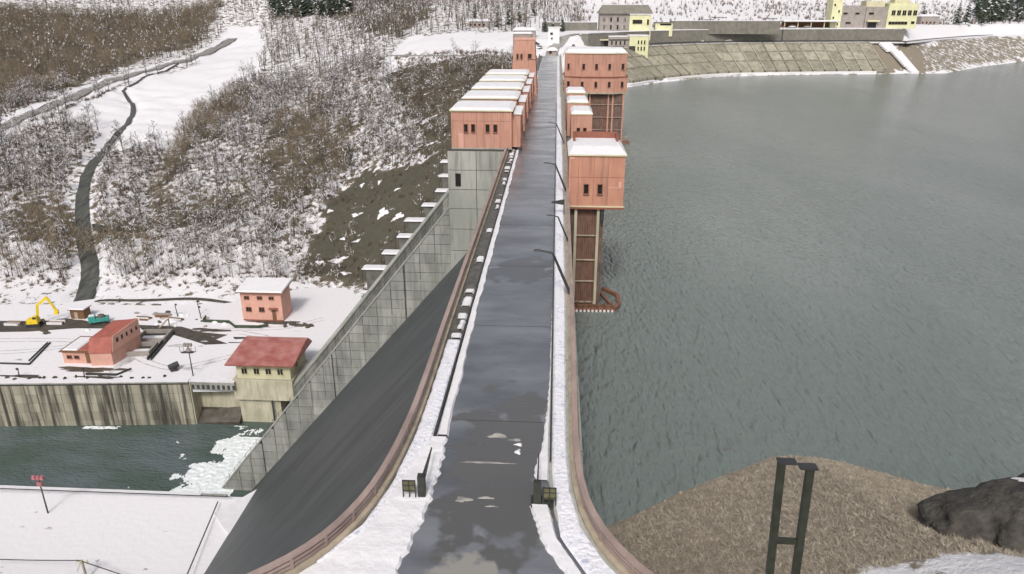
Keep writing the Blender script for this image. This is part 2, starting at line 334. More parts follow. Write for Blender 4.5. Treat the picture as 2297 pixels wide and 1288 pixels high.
# zones of the ground, as world XY outlines
Z_SNOWF = [(-258,327),(-258,367),(-255,442),(-246,499),(-285,664),(-258,655),(-199,516),(-183,432),(-184,392),(-174,345),(-170,317),(-198,315),(-216,341),(-234,360),(-250,358)]
Z_BROWNTL = [(-600,480),(-476,514),(-317,726),(-288,598),(-288,477),(-285,402),(-323,326),(-600,250)]
Z_DARKS = [(-84,234),(-85,249),(-80,282),(-50,276),(-32,283),(-10,260),(-10,215),(-50,205),(-65,222),(-77,234)]
Z_OLIVE = [(-90,419),(-24,395),(-5,390),(-5,300),(-32,283),(-40,277),(-56,303),(-77,362)]
Z_BR = [[(-207,256),(-200,270),(-182,265),(-160,227),(-177,222),(-181,213)], [(-169,246),(-146,244),(-137,228),(-143,216),(-155,225)],
        [(-183,370),(-181,423),(-160,383),(-156,317),(-153,278),(-145,249),(-154,257),(-167,303)], [(-135,339),(-113,369),(-100,309),(-100,271),(-123,284)], [(-150,262),(-120,268),(-116,258),(-146,246)], [(-118,300),(-96,322),(-84,300),(-96,262),(-112,262)]]
Z_FIR = [(-297,800),(-219,832),(-163,603),(-258,690)]
Z_FIR2 = [(505,991),(904,1052),(705,737),(370,711)]
Z_BT2 = [(-219,832),(-128,865),(-98,584),(-104,482),(-154,575)]
P_ROAD = [(-271,300),(-269,342),(-270,391),(-270.5,446),(-264,503),(-267,621)]
P_CANAL = [(-253,426),(-224,383),(-204,322),(-193,286),(-171,246),(-157,225),(-147,203)]
P_DITCH = [(-252.4,425),(-256.3,461),(-256.8,504)]
def inpoly(pl, x, y):
    c = np.zeros(np.shape(x), bool); n = len(pl)
    for i in range(n):
        x0, y0 = pl[i]; x1, y1 = pl[(i+1) % n]
        if y0 == y1: continue
        c ^= ((y0 > y) != (y1 > y)) & (x < (x1-x0)*(y-y0)/(y1-y0)+x0)
    return c
def pdist(pl, x, y):
    best = np.full(np.shape(x), 1e9)
    for (x0, y0), (x1, y1) in zip(pl[:-1], pl[1:]):
        dx, dy = x1-x0, y1-y0; t = np.clip(((x-x0)*dx+(y-y0)*dy)/(dx*dx+dy*dy), 0, 1)
        best = np.minimum(best, np.hypot(x-x0-t*dx, y-y0-t*dy))
    return best
GX = np.concatenate([np.linspace(-760, -292, 50), np.linspace(-288, 60, 140), np.linspace(63, 760, 110)])
GY = np.concatenate([np.linspace(-90, 20, 24), np.linspace(22, 150, 62), np.linspace(152, 430, 130), np.linspace(434, 1300, 150)])
gx, gy = np.meshgrid(GX, GY); gz = height(gx, gy)
gz = np.where(pdist(P_CANAL, gx, gy) < 4, gz-1.2, gz)
def cover(x, y):
    # r: snow cover, g: olive ground, b: straw
    wob = 6*np.sin(x*.13+y*.05)+5*np.sin(y*.17-x*.07); xx = x+wob*.5; yy = y+wob*.6
    r = np.full(np.shape(x), .57); g = np.full(np.shape(x), .15); b = np.zeros(np.shape(x))
    def put(mask, rv, gv): r[mask] = rv; g[mask] = gv
    put(inpoly(Z_BROWNTL, xx, yy), .16, .1)
    for z in Z_BR: put(inpoly(z, xx, yy), .27, .4)
    put(inpoly(Z_BT2, xx, yy), .30, .5); put(inpoly(Z_FIR, xx, yy), .3, .9); put(inpoly(Z_FIR2, xx, yy), .4, .8)
    put((x > -20) & (y > 480), .86, .2)
    put(inpoly(Z_OLIVE, xx, yy), .13, .75); put(inpoly(Z_DARKS, xx, yy), .06, .95)
    put(inpoly(Z_SNOWF, x+wob*.3, y+wob*.3), 1.15, 0)
    put(pdist(P_ROAD, x, y) < 9, 1.1, 0)
    put((y < 240) & (y > 205) & (x < -88), .72, .1)
    put((y < 128) & (x < -50), 1.1, 0)
    put((x > -95) & (x < 45) & (y > 392) & (y < 485), 1.0, 0)
    # around the reservoir
    df = linedist(FAR, x, y); dn = -linedist(NEAR, x, y)
    m = (x > 8) & (df > -12) & (df < 28); r[m] = .03; g[m] = .55; b[m] = .55
    m = (x > 236) & (df > 2) & (df < 28); r[m] = .36
    m = (x > 8) & (df > -3) & (df < 2.6+1.2*np.sin(x*.21)+.8*np.sin(x*.57)); r[m] = .72
    m = (x > 8) & (df >= 28) & (df < 41); r[m] = .95
    m = (x > 8) & (df >= 41) & (df < 150); r[m] = .97
    m = (x > 2) & (y < 120) & (dn > -15); r[m] = -.2; b[m] = 1; g[m] = 0
    m = (x > 18.5) & (y < 36.6+np.maximum(0, x-25)*.4+.6*np.sin(x*2.3)) & (y > 5); r[m] = .8; b[m] = .5
    return r, g, b
r_, g_, b_ = cover(gx, gy)
nx, ny = len(GX), len(GY); ii = np.arange(nx*ny).reshape(ny, nx)
quads = np.stack([ii[:-1, :-1], ii[:-1, 1:], ii[1:, 1:], ii[1:, :-1]], -1).reshape(-1, 4)
gm = rawmesh('ground', np.stack([gx, gy, gz], -1).reshape(-1, 3), quads, [M['ground']])
ca = gm.color_attributes.new('cover', 'FLOAT_COLOR', 'POINT')
ca.data.foreach_set('color', np.stack([r_.ravel(), g_.ravel(), b_.ravel(), np.ones(nx*ny)], 1).astype(np.float32).ravel())
gm.polygons.foreach_set('use_smooth', [True]*len(quads))
go = bpy.data.objects.new('ground', gm); COL.objects.link(go); setp(go, kind='structure')
def zat(x, y):
    x = np.asarray(x, float); y = np.asarray(y, float)
    i = np.clip(np.searchsorted(GX, x)-1, 0, nx-2); j = np.clip(np.searchsorted(GY, y)-1, 0, ny-2)
    u = (x-GX[i])/(GX[i+1]-GX[i]); v = (y-GY[j])/(GY[j+1]-GY[j])
    return gz[j, i]*(1-u)*(1-v)+gz[j, i+1]*u*(1-v)+gz[j+1, i]*(1-u)*v+gz[j+1, i+1]*u*v
def smooth_path(pl, step):
    pl = [Vector((*p, 0)) for p in pl]; out = []
    P = [pl[0]*2-pl[1]]+pl+[pl[-1]*2-pl[-2]]
    for k in range(1, len(P)-2):
        n = max(1, int((P[k+1]-P[k]).length/step))
        for t in range(n):
            t /= n; a, b, c, d = P[k-1], P[k], P[k+1], P[k+2]
            out.append(.5*((2*b)+(c-a)*t+(2*a-5*b+4*c-d)*t*t+(3*b-a-3*c+d)*t*t*t))
    out.append(pl[-1]); return [(p.x, p.y) for p in out]
def offset(pl, d):
    out = []
    for i, p in enumerate(pl):
        a = pl[max(0, i-1)]; b = pl[min(len(pl)-1, i+1)]; tx, ty = b[0]-a[0], b[1]-a[1]; l = math.hypot(tx, ty) or 1
        dd = d(i) if callable(d) else d
        out.append((p[0]-ty/l*dd, p[1]+tx/l*dd))
    return out
def drape(name, pl, w0, w1, m, dz, step=3, **kw):
    P = smooth_path(pl, step); n = len(P)
    A = offset(P, lambda i: (w0+(w1-w0)*i/n)/2); B = offset(P, lambda i: -(w0+(w1-w0)*i/n)/2)
    mb = MB()
    for k in range(n-1):
        q = [A[k], B[k], B[k+1], A[k+1]]
        mb.poly([(x, y, float(zat(x, y))+dz) for x, y in q])
    return mb.build(name, m, **kw)
drape('valley_road', P_ROAD, 6, 5.5, M['lane'], .35, kind='structure')
drape('stream', P_CANAL, 1.7, 6.0, M['stream'], .45, step=2, kind='structure')
drape('road_edge', offset(P_ROAD, 3.3), .8, .8, M['dark'], .55, kind='structure')
drape('road_edge', offset(P_ROAD, -3.6), .9, .9, M['mud'], .45, kind='structure')
drape('ditch', P_DITCH, 1.6, 1.6, M['mud'], .4, kind='structure')
# ledge of the embankment behind the yard
drape('embankment_path', [(-150, 206), (-128, 206.5), (-112, 208), (-92, 207)], 1.2, 1.2, M['mud'], .3, kind='structure')

# ---------------------------------------------------------------- water
MB().poly([(1.5, -80, -17), (760, -80, -17), (760, 760, -17), (1.5, 760, -17)]).build('reservoir_water', M['lake'], fix=False, kind='structure')
MB().poly([(-400, 118, -75), (-50, 118, -75), (-50, 166, -75), (-400, 166, -75)]).build('stilling_basin_water', M['basin'], fix=False, kind='structure')
def foam_patch(name, fn, x0, x1, y0, y1, st, z):
    nx_, ny_ = int((x1-x0)/st), int((y1-y0)/st); idx = {}; V = []; Fs = []
    def fz_(x, y): return mnoise.fractal(Vector((x*.33, y*.22, 3.1)), .9, 2.1, 6)*.42+.5
    def vid(i, j):
        if (i, j) not in idx:
            x = x0+i*st; y = y0+j*st; idx[(i, j)] = len(V)
            V.append((x+random.uniform(-.3, .3)*st, y+random.uniform(-.3, .3)*st, z+.03+.25*max(0, fn(x, y))*max(0, mnoise.noise(Vector((x*1.1, y*1.1, 0)))+.4)))
        return idx[(i, j)]
    for i in range(nx_):
        for j in range(ny_):
            x = x0+i*st; y = y0+j*st; k = fn(x, y)
            if k > 0 and fz_(x, y)+mnoise.noise(Vector((x*2.2, y*1.3, 9)))*.16 < k:
                Fs.append((vid(i, j), vid(i+1, j), vid(i+1, j+1), vid(i, j+1)))
    me = rawmesh(name, V, Fs, [M['foam']]); me.polygons.foreach_set('use_smooth', [True]*len(Fs)); o = bpy.data.objects.new(name, me); COL.objects.link(o)
    return setp(o, 'white churning foam where the spillway enters the basin', 'foam', kind='stuff')
def fz(x, y):
    e = -85.0+(y-128)*.22+2.0*math.sin(y*.5)+1.2*math.sin(y*1.3); d = x-e
    if y > 151: return .38 if x > -80 else 0
    return max(0, min(1.0, .36+d*.10)) if d > -6 else .18
foam_patch('foam', fz, -96, -69, 127.2, 156, .17, -75)
mb = MB()
for k in range(60):
    x = random.uniform(-117.5, -109); y = 153.3+(x+117)*.05+random.uniform(-.9, .2); a = random.uniform(.2, .6)
    mb.poly([(x-a*1.6, y-a*.3, -74.95), (x+a*1.6, y-a*.3, -74.95), (x+a, y+a*.3, -74.9), (x-a, y+a*.3, -74.9)])
mb.build('foam', M['foam'], fix=False, label='thin white foam streak at the foot of the basin wall', cat='foam', kind='stuff')

# ---------------------------------------------------------------- the dam
LP = smooth_path([(-8.55, 388), (-8.55, 300), (-8.55, 200), (-8.55, 120), (-8.55, 60), (-8.5, 45), (-8.6, 39), (-9.05, 33.8), (-9.9, 30.3), (-11.3, 27.5), (-13.5, 25.2), (-17, 22.6), (-23, 20)], 1.0)
RP = smooth_path([(1.75, 388), (1.75, 300), (1.75, 200), (1.7, 120), (1.55, 60), (1.45, 45), (1.42, 38), (1.6, 33.6), (2.15, 30.8), (3.2, 28.4), (5, 26), (8, 23.2), (13, 20)], 1.0)
dam = thing('dam', 'tall grey concrete gravity dam holding back the reservoir, road along its crest', 'dam', (0, 0, 0))
def section(y0, y1, name):
    pl = [(-8.9, -.3), (-8.9, -10.2), (-3.5-.87*81, -85), (1.9, -85), (1.9, -.3)]
    return MB().yprism(pl, y0, y1).build(name, M['face'], dam)
body = section(24, 130.3, 'downstream_face')
section(204.5, 390, 'downstream_face').data.materials[0] = M['concrete']
MB().yprism([(-17, -14), (-3.5-.87*81, -85), (1.8, -85), (1.8, -12), (-6, -11)], 130.5, 204.4).build('spillway_chute', M['concrete'], dam)
# crest deck as a bridge over the spillway
MB().box(-8.9, 130.3, -2.2, 1.85, 204.5, -.3).build('bridge_deck', M['concrete_lt'], dam)
# upstream skin, pale
mb = MB()
for k in range(36):
    y0 = 28+k*10
    mb = MB().box(1.905, y0+.06, -40, 2.05, y0+9.94, -.05); mb.build('upstream_panel', M['concrete_lt'], dam)
# coping under the left railing
def sweep(path, o0, o1, z0, z1, m, name, parent, jit=0, **kw):
    A = offset(path, o0); B = offset(path, o1); mb = MB(); n = len(path)
    if jit:
        A = [(x+random.uniform(-jit, jit), y) for x, y in A]; B = [(x+random.uniform(-jit, jit), y) for x, y in B]
    b = 0; V = []; Fs = []
    for i in range(n):
        V += [(*A[i], z0), (*A[i], z1), (*B[i], z1), (*B[i], z0)]
    for i in range(n-1):
        for s in range(4):
            Fs.append((i*4+s, (i+1)*4+s, (i+1)*4+(s+1) % 4, i*4+(s+1) % 4))
    Fs += [(0, 1, 2, 3), ((n-1)*4+3, (n-1)*4+2, (n-1)*4+1, (n-1)*4)]
    mb.v = V; mb.f = Fs; mb.m = [0]*len(Fs)
    return mb.build(name, m, parent, **kw)
# paths run towards the camera: positive offset = towards +X on the left side... (tangent -Y => left normal is +X)
road = MB()
poly = LP+list(reversed(RP))
road.poly([(x, y, 0) for x, y in poly]); road.build('crest_road', M['road'], kind='structure', fix=True)
bpy.data.objects['crest_road'].data.polygons[0].use_smooth = False
skirt = sweep(LP, -.3, 1.2, -.35, -.01, M['concrete_lt'], 'kerb_slab', dam)
# ----- parapets: one long guard wall each side, with rails and posts
def parapet(path, side, label):
    # side +1: the road lies on the positive-offset side
    t = thing('guard_rail', label, 'railing', (path[0][0], path[0][1], 0))
    loc = Vector((path[0][0], path[0][1], 0)); rel = [(x-loc.x, y-loc.y) for x, y in path]
    sweep(rel, -.30*side, .16*side, -.2, .36, M['rail_lt'], 'base_wall', t)
    sweep(rel, -.38*side, -.04*side, .98, 1.10, M['rail'], 'top_rail', t)
    sweep(rel, -.20*side, -.09*side, .70, .86, M['rail'], 'middle_rail', t)
    sweep(rel, -.20*side, -.09*side, .44, .58, M['rail'], 'middle_rail', t)
    pm = MB().box(-.09, -.07, .3, .09, .07, .98).mesh('post', M['rail'])
    c = offset(rel, -.14*side)
    acc = 0; k = 0
    for i in range(1, len(c)):
        acc += math.dist(c[i], c[i-1])
        if acc >= 2.0 and k < 290:
            acc = 0; k += 1
            inst('post', pm, t, (c[i][0], c[i][1], 0), math.atan2(c[i][1]-c[i-1][1], c[i][0]-c[i-1][0])+math.pi/2)
    return t
parapet(LP, 1, 'rose brown guard rail on the downstream edge of the crest, curving left')
parapet(RP, -1, 'rose brown guard rail on the lake side of the crest, curving right')
# walkways
def cut(path, ya, yb): return [p for p in path if ya <= p[1] <= yb]
sweep(cut(LP, 27, 388), .14, 1.35, 0.0, .12, M['wet_conc'], 'left_walkway', None, kind='structure')
sweep(cut(RP, 22, 388), -.14, -1.45, 0.0, .12, M['concrete_lt'], 'right_walkway', None, kind='structure')
# low pipe rails (the thin black lines)
def pipe_rail(x, ya, yb, label):
    t = thing('pipe_rail', label, 'railing', (x, ya, 0))
    MB().box(-.04, 0, .34, .04, yb-ya, .44).build('rail', M['dark'], t)
    MB().box(-.05, 0, .0, .05, yb-ya, .13).build('kerb', M['joint'], t)
    pm = MB().box(-.035, -.035, .13, .035, .035, .34).mesh('post', M['dark'])
    for k in range(int((yb-ya)/2.5)): inst('post', pm, t, (0, 1+k*2.5, 0))
pipe_rail(-7.12, 38.6, 200, 'thin black low rail between the left walkway and the road')
pipe_rail(.12, 36.5, 200, 'thin black low rail between the right walkway and the road')

# ----- snow on the crest
def jag(a, b, n, j): return [(a[0]+(b[0]-a[0])*k/n+random.uniform(-j, j), a[1]+(b[1]-a[1])*k/n) for k in range(n)]
def snow_poly(name, inner, outer, z, **kw):
    """raised sheet of snow with sloping sides between two point chains of equal order"""
    n = min(len(inner), len(outer)); mb = MB()
    V = []
    for i in range(n):
        a = Vector(inner[i]); b = Vector(outer[i]); d = (b-a)
        e = min(.12, d.length*.3); dn = d.normalized() if d.length > 0 else Vector((1, 0))
        h = z[1]+.02*math.sin(i*.31)+.012*math.sin(i*.83+2)+random.uniform(-.004, .004)
        V += [(*a, z[0]), (*(a+dn*e), h), (*(b-dn*e), h), (*b, z[0])]
    for i in range(n-1):
        for s in range(3): mb.f.append((i*4+s, i*4+s+1, (i+1)*4+s+1, (i+1)*4+s)); mb.m.append(0)
    mb.v = V
    return mb.build(name, M['snow'] if 'mat' not in kw else kw.pop('mat'), smooth=False, **kw)
def chain(fx, y0, y1, st, j):
    out = []; y = y0
    while y < y1:
        out.append((fx(y)+random.uniform(-j, j), y)); y += st
    return out
li = lambda xs, ys: (lambda y: float(np.interp(y, xs, ys)))
# left ridge between walkway and road
fin = li([24, 27, 30, 34, 38.6, 39, 60, 400], [-15.5, -11.7, -9.6, -8.5, -8.1, -7.05, -7.05, -7.05])
fout = li([24, 25.5, 27, 32, 36, 43, 59, 77, 100, 172, 300, 388], [-9.3, -8.0, -7.1, -6.4, -6.25, -6.4, -6.55, -6.5, -6.55, -6.6, -6.9, -6.9])
snow_poly('roadside_snow', chain(fin, 24, 39, .2, .0), chain(lambda y: fout(y)+.07*math.sin(y*3.1)+.05*math.sin(y*7.7+1), 24, 39, .2, .03), (.004, .16), kind='structure')
A = chain(fin, 39, 385, .45, .01); B = chain(lambda y: fout(y)+(.05*math.sin(y*.7)+.03*math.sin(y*2.3)), 39, 385, .5, .035)
snow_poly('roadside_snow', A, B, (.004, .15), kind='structure')
# snow on the near left walkway, full to 52 m then in patches
wl = li([26, 28, 30.3, 33.8, 39, 45, 400], [-13, -11.0, -9.6, -8.8, -8.36, -8.28, -8.3])
snow_poly('walkway_snow', chain(wl, 27.5, 53, .4, .03), chain(li([24, 27, 30, 34, 38.6, 400], [-15.2, -11.3, -9.2, -8.3, -7.2, -7.2]), 27.5, 53, .4, .03), (.10, .2), mat=M['snow_walk'], kind='structure')
y = 53
while y < 300:
    L = random.uniform(.5, 2.5)
    if random.random() < (.75 if y > 105 or y < 60 else .33):
        w = random.uniform(.3, .95)
        snow_poly('walkway_snow', chain(lambda q: -7.3-w, y, y+L, .3, .08), chain(lambda q: -7.25, y, y+L, .3, .04), (.12, .2+random.uniform(0, .15)), mat=M['snow'], kind='structure')
    y += L+random.uniform(.1, 1.5)
# right walkway snow
wr = li([24, 26, 28.4, 30.8, 33.6, 38, 45, 60, 120, 400], [7.6, 4.4, 2.85, 1.8, 1.3, 1.1, 1.12, 1.22, 1.35, 1.4])
snow_poly('walkway_snow', chain(li([24, 26, 30, 34, 36, 400], [6.4, 2.7, .7, .3, .2, .2]), 24.5, 215, .4, .01), chain(wr, 24.5, 215, .4, .02), (.10, .21), mat=M['snow_walk'], kind='structure')
snow_poly('walkway_snow', chain(lambda y: .2, 215, 385, .6, .15), chain(lambda y: 1.1, 215, 385, .6, .25), (.10, .19), mat=M['snow'], kind='structure')
# right roadside heap
snow_poly('roadside_snow', chain(li([24, 26, 27.6, 29.6, 32.5], [2.8, 1.6, .9, -.2, -.95]), 24.5, 32.6, .25, .06), chain(li([24, 26, 30, 32.6], [6.2, 2.5, .55, .1]), 24.5, 32.6, .25, .03), (.004, .2), kind='structure')
snow_poly('roadside_snow', chain(li([34.6, 35.2, 36, 39, 43, 46, 56, 60], [-.55, -.8, -.75, -.35, -.15, -.05, .02, .06]), 34.7, 60, .3, .05), chain(lambda y: .07, 34.7, 60, .3, .01), (.004, .15), kind='structure')
# slush and thin snow patches left on the road
def splat(name, cx, cy, a, b, m, z, lab=None, n=26, ang=0, h=.02, cat='snow', kind='structure'):
    pts = []
    for k in range(n):
        t = 2*math.pi*k/n; r = 1+.25*math.sin(3*t+cx)+.18*random.uniform(-1, 1)
        x, y = a*r*math.cos(t), b*r*math.sin(t); pts.append((cx+x*math.cos(ang)-y*math.sin(ang), cy+x*math.sin(ang)+y*math.cos(ang)))
    mb = MB()
    for k in range(n):
        j = (k+1) % n; mb.poly([(*pts[k], z), (*pts[j], z), (cx, cy, z+h)])
    return mb.build(name, m, fix=False, kind=kind, smooth=True)
M['slush'] = mat('grey_slush', (.20, .19, .175), .6, scale=2.5, col2=(.40, .38, .36), stretch=(.4, 1, 1), thr=(.4, .6))
M['pale_pave'] = mat('worn_concrete', (.13, .125, .115), .5, scale=1.2, col2=(.25, .24, .22), stretch=(1, .5, 1), thr=(.35, .6), detail=9)
splat('slush_patch', -3.2, 39.3, .55, .28, M['slush'], .005)
splat('slush_patch', -2.1, 38.9, .4, .14, M['slush'], .005)
splat('snow_patch', -1.85, 38.4, .22, .16, M['snow'], .006, h=.08)
splat('snow_patch', -1.85, 37.6, .16, .28, M['snow'], .006, h=.1)
splat('slush_patch', -3.7, 36.4, 1.5, .10, M['slush'], .005)
splat('slush_patch', -4.6, 32.9, .42, .22, M['slush'], .005)
splat('slush_patch', -3.4, 33.1, .45, .10, M['slush'], .005)
splat('slush_patch', -3.0, 32.4, .35, .08, M['slush'], .005)
0 and MB().poly([(-5.0+random.uniform(-.15, .15), 24, .004), (-.9, 24, .004)]+[(-.95-.3*k+random.uniform(-.12, .12), 28.2+.15*math.sin(k*2)+.5*min(1, k/6), .004) for k in range(12)]+[(-4.6+random.uniform(-.12, .12), 28.2-k*.5, .004) for k in range(1, 7)]).build('worn_pavement', M['pale_pave'], kind='structure')
# expansion joints across the road
mb = MB()
for k in range(24): mb.poly([(-6.6, 41+k*15, .004), (.05, 41+k*15, .004), (.05, 41.07+k*15, .004), (-6.6, 41.07+k*15, .004)])
mb.build('expansion_joint', M['joint'], kind='structure', fix=True)

# ----- spillway walls
def clip(poly, a, b, c):      # keep a*x+b*z+c>=0
    out = []
    for i in range(len(poly)):
        p, q = poly[i], poly[(i+1) % len(poly)]; dp = a*p[0]+b*p[1]+c; dq = a*q[0]+b*q[1]+c
        if dp >= 0: out.append(p)
        if dp*dq < 0: t = dp/(dp-dq); out.append((p[0]+(q[0]-p[0])*t, p[1]+(q[1]-p[1])*t))
    return out
tw = thing('spillway_wall', 'panelled grey guide wall running down beside the dark dam face, nearest the camera', 'wall', (-40, 131, -45))
o = Vector((-40, 131, -45))
SL = 1.232
MB().yprism([(x+40, z+45) for x, z in [(-19.3, .5), (-8.95, .5), (-8.95, -20), (-62, -84), (-76, -84), (-73.2, -76.5), (-19.3, -10.1)]], -.45, 1.2).build('wall_core', M['joint'], tw)
cw, ch = 3.0, 1.9; gap = .05; cnt = 0
for i in range(18):
    for j in range(42):
        x0 = -19.3-cw*(i+1); z1 = -9.6-j*ch
        xo = (cw/2 if j % 2 else 0)*0
        pl = [(x0+gap, z1-ch+gap), (x0+cw-gap, z1-ch+gap), (x0+cw-gap, z1-gap), (x0+gap, z1-gap)]
        pl = clip(pl, SL, -1, -10.2+19.3*SL)                     # below the top line  z <= -10.2+SL*(x+19.3)
        if len(pl) > 2: pl = clip(pl, -1/.87, 1, 5-3.5/.87)           # above the dam face
        if len(pl) > 2:
            ar = abs(sum(pl[k][0]*pl[(k+1) % len(pl)][1]-pl[(k+1) % len(pl)][0]*pl[k][1] for k in range(len(pl))))/2
            if ar < .25: continue
            MB().yprism([(x+40, z+45) for x, z in pl], -.6-random.uniform(0, .03), -.44).build('concrete_panel', M['concrete'], tw); cnt += 1
# pier face panels (paler: the lit look of the proud pier is put into the colour)
for (x0, x1) in ((-19.3, -14.1), (-14.1, -8.95)):
    z = .5
    for h in (3.4, 3.6, 3.6, 3.9, 4.2, 4.6):
        pl = [(x0+.05, z-h+.05), (x1-.05, z-h+.05), (x1-.05, z-.05), (x0+.05, z-.05)]
        if z-h < -10: pl = clip(pl, -1/.87, 1, 4.6-3.5/.87)
        if len(pl) > 2:
            MB().yprism([(x+40, zz+45) for x, zz in pl], -.95, -.44).build('concrete_panel', M['concrete_lt'], tw)
        z -= h
mb = MB().yprism([(-17.95+40, -3.5+45), (-16.95+40, -3.5+45), (-16.95+40, -5.9+45), (-17.95+40, -5.9+45)], -1.0, -.9); mb.build('doorway', M['pane'], tw)
# coping along the sloping top
mb = MB(); 
for (xa, za, xb, zb) in ((-19.3, -10.15, -73.2, -76.5),):
    mb.yprism([(xa+40, za+45), (xb+40, zb+45), (xb+40, zb+45+.35), (xa+40, za+45+.35)], -.75, 1.3)
mb.build('coping', M['concrete_lt'], tw)
for x in (-28.5, -44.2, -61.3):
    zt = -10.2+SL*(x+19.3); zb = -4-(-3.5-x)/.87
    MB().box(x+40-.09, -.72, zb+45, x+40+.09, -.6, zt+45).build('drain_pipe', M['dark'], tw)
# handrail following the coping
mb = MB()
mb.beam((-19.5+40, 1.0, -9.9+45+1.1), (-72+40, 1.0, -75.2+45+1.1), .06, .06)
for k in range(36):
    x = -19.8-k*1.45; z = -9.9+SL*(x+19.3); mb.box(x+40-.03, .97, z+45-.2, x+40+.03, 1.03, z+45+1.1)
mb.build('handrail', M['dark'], tw)

# far converging guide wall: its inner face shows above the near one
fw = thing('spillway_wall', 'far guide wall of the spillway chute, pale band seen above the near panelled wall', 'wall', (-46, 180, -45))
FWP = [(-18, 206), (-31.3, 199), (-35.6, 192), (-40.7, 184), (-46.1, 176), (-51, 169.5), (-54.8, 165), (-58.6, 161), (-64.4, 157.5)]
def fz_top(x): return -26.5+(x+31.3)*1.15
mb = MB(); n = len(FWP); V = []
for x, y in FWP:
    zt = fz_top(x) if x < -31 else -26.5+(x+31.3)*1.15
    V += [(x+46, y-180, -90+45), (x+46, y-180, zt+45), (x+46-.2, y-180+1.1, zt+45), (x+46-.2, y-180+1.1, -90+45)]
mb.v = V
for i in range(n-1):
    for s in range(4): mb.f.append((i*4+s, (i+1)*4+s, (i+1)*4+(s+1) % 4, i*4+(s+1) % 4)); mb.m.append(0)
mb.build('wall_core', M['joint'], fw)
for i in range(n-1):
    a = Vector(FWP[i]); b = Vector(FWP[i+1]); L = (b-a).length; k = max(1, round(L/3.2)); d = (b-a).normalized(); nr = Vector((d.y, -d.x))
    if nr.y > 0: nr = -nr
    for q in range(k):
        p0 = a+(b-a)*(q/k)+d*.05; p1 = a+(b-a)*((q+1)/k)-d*.05
        for r in range(4):
            f0, f1 = r*2.6, r*2.6+2.52
            pts = []
            for p in (p0, p1):
                zt = -26.5+(p.x+31.3)*1.15
                pts.append((p, zt-f1, zt-f0))
            (pa, z0a, z1a), (pb, z0b, z1b) = pts
            f = .10
            q1 = [(pa.x+nr.x*f+46, pa.y+nr.y*f-180, z0a+45), (pb.x+nr.x*f+46, pb.y+nr.y*f-180, z0b+45), (pb.x+46, pb.y-180, z0b+45), (pa.x+46, pa.y-180, z0a+45)]
            q2 = [(pa.x+nr.x*f+46, pa.y+nr.y*f-180, z1a+45), (pb.x+nr.x*f+46, pb.y+nr.y*f-180, z1b+45), (pb.x+46, pb.y-180, z1b+45), (pa.x+46, pa.y-180, z1a+45)]
            MB().hexa(q1+q2).build('concrete_panel', M['concrete'], fw)
mb = MB()
for i in range(n-1):
    (xa, ya), (xb, yb) = FWP[i], FWP[i+1]
    za, zb = -26.5+(xa+31.3)*1.15, -26.5+(xb+31.3)*1.15
    q = lambda x, y, z: [(x+46+.25, y-180-.25, z+45), (x+46-.5, y-180+1.3, z+45)]
    A = q(xa, ya, za); B = q(xb, yb, zb)
    mb.hexa([A[0], B[0], B[1], A[1]]+[(v[0], v[1], v[2]+.4) for v in (A[0], B[0], B[1], A[1])])
mb.build('coping', M['concrete_lt'], fw)

M['block'] = mat('dark_concrete', (.10, .10, .09), .9, scale=.5, col2=(.17, .17, .155))
# stepped concrete blocks with snow on top, climbing beside the far guide wall
STEPS = [(-45.3, 183, -41.8), (-41.9, 188, -39.0), (-39.1, 192.5, -35.6), (-36.6, 197, -32.2), (-33.7, 202, -29.1), (-30.7, 206, -25.8), (-30.2, 210, -22.3), (-30.7, 214, -18.9)]
names = ['lowest', 'second', 'third', 'fourth', 'fifth', 'sixth', 'seventh', 'topmost']
for k, (x, y, z) in enumerate(STEPS):
    w = [6.2, 5.4, 5.0, 5.6, 4.6, 4.4, 3.8, 3.6][k]
    t = thing('stepped_block', f'snow topped concrete step beside the spillway, {names[k]} of the flight below the pink gatehouses', 'concrete step', (x, y, z), 0, 'concrete steps beside the spillway')
    MB().box(-w+1.2, 0, -9, .3, 4.4, -.35).build('block', M['block'], t)
    MB().box(-w-.15, -.2, -.35, .3, 4.5, -.1).build('slab', M['joint'], t)
    MB().frus((-w-.1+.3*(k % 3), -.1, .3, 3.6), -.1, (-w+.7, .5, .2, 3.2), .22).build('snow_cap', M['snow'], t)
    MB().box(-w+.1, -.06, -6, -w+.3, 0, -.35).build('joint_strip', M['joint'], t)
# ---------------------------------------------------------------- buildings
def window(parent, face, u, z, w, h, plane, fm=None, pm=None, d=.17, mull=0):
    """face S: front (-Y) at y=plane, E: +X side at x=plane; u = centre along the wall, z = sill"""
    fm = fm or M['frame']; pm = pm or M['pane']; t = min(.10, w*.14)
    def bx(mb, u0, u1, z0, z1, d0, d1):
        if face == 'S': mb.box(u0, plane-d1, z0, u1, plane-d0, z1)
        elif face == 'E': mb.box(plane+d0, u0, z0, plane+d1, u1, z1)
        elif face == 'W': mb.box(plane-d1, u0, z0, plane-d0, u1, z1)
    mb = MB(); u0, u1, z0, z1 = u-w/2, u+w/2, z, z+h
    bx(mb, u0-t, u1+t, z1, z1+t, 0, d+.04); bx(mb, u0-t*1.3, u1+t*1.3, z0-t, z0, 0, d+.1)
    bx(mb, u0-t, u0, z0, z1, 0, d); bx(mb, u1, u1+t, z0, z1, 0, d)
    for k in range(mull): bx(mb, u0+w*(k+1)/(mull+1)-t*.3, u0+w*(k+1)/(mull+1)+t*.3, z0, z1, .02, d)
    f = mb.build('window', fm, parent)
    mb = MB(); bx(mb, u0, u1, z0, z1, .005, .02); mb.build('pane', pm, f); return f
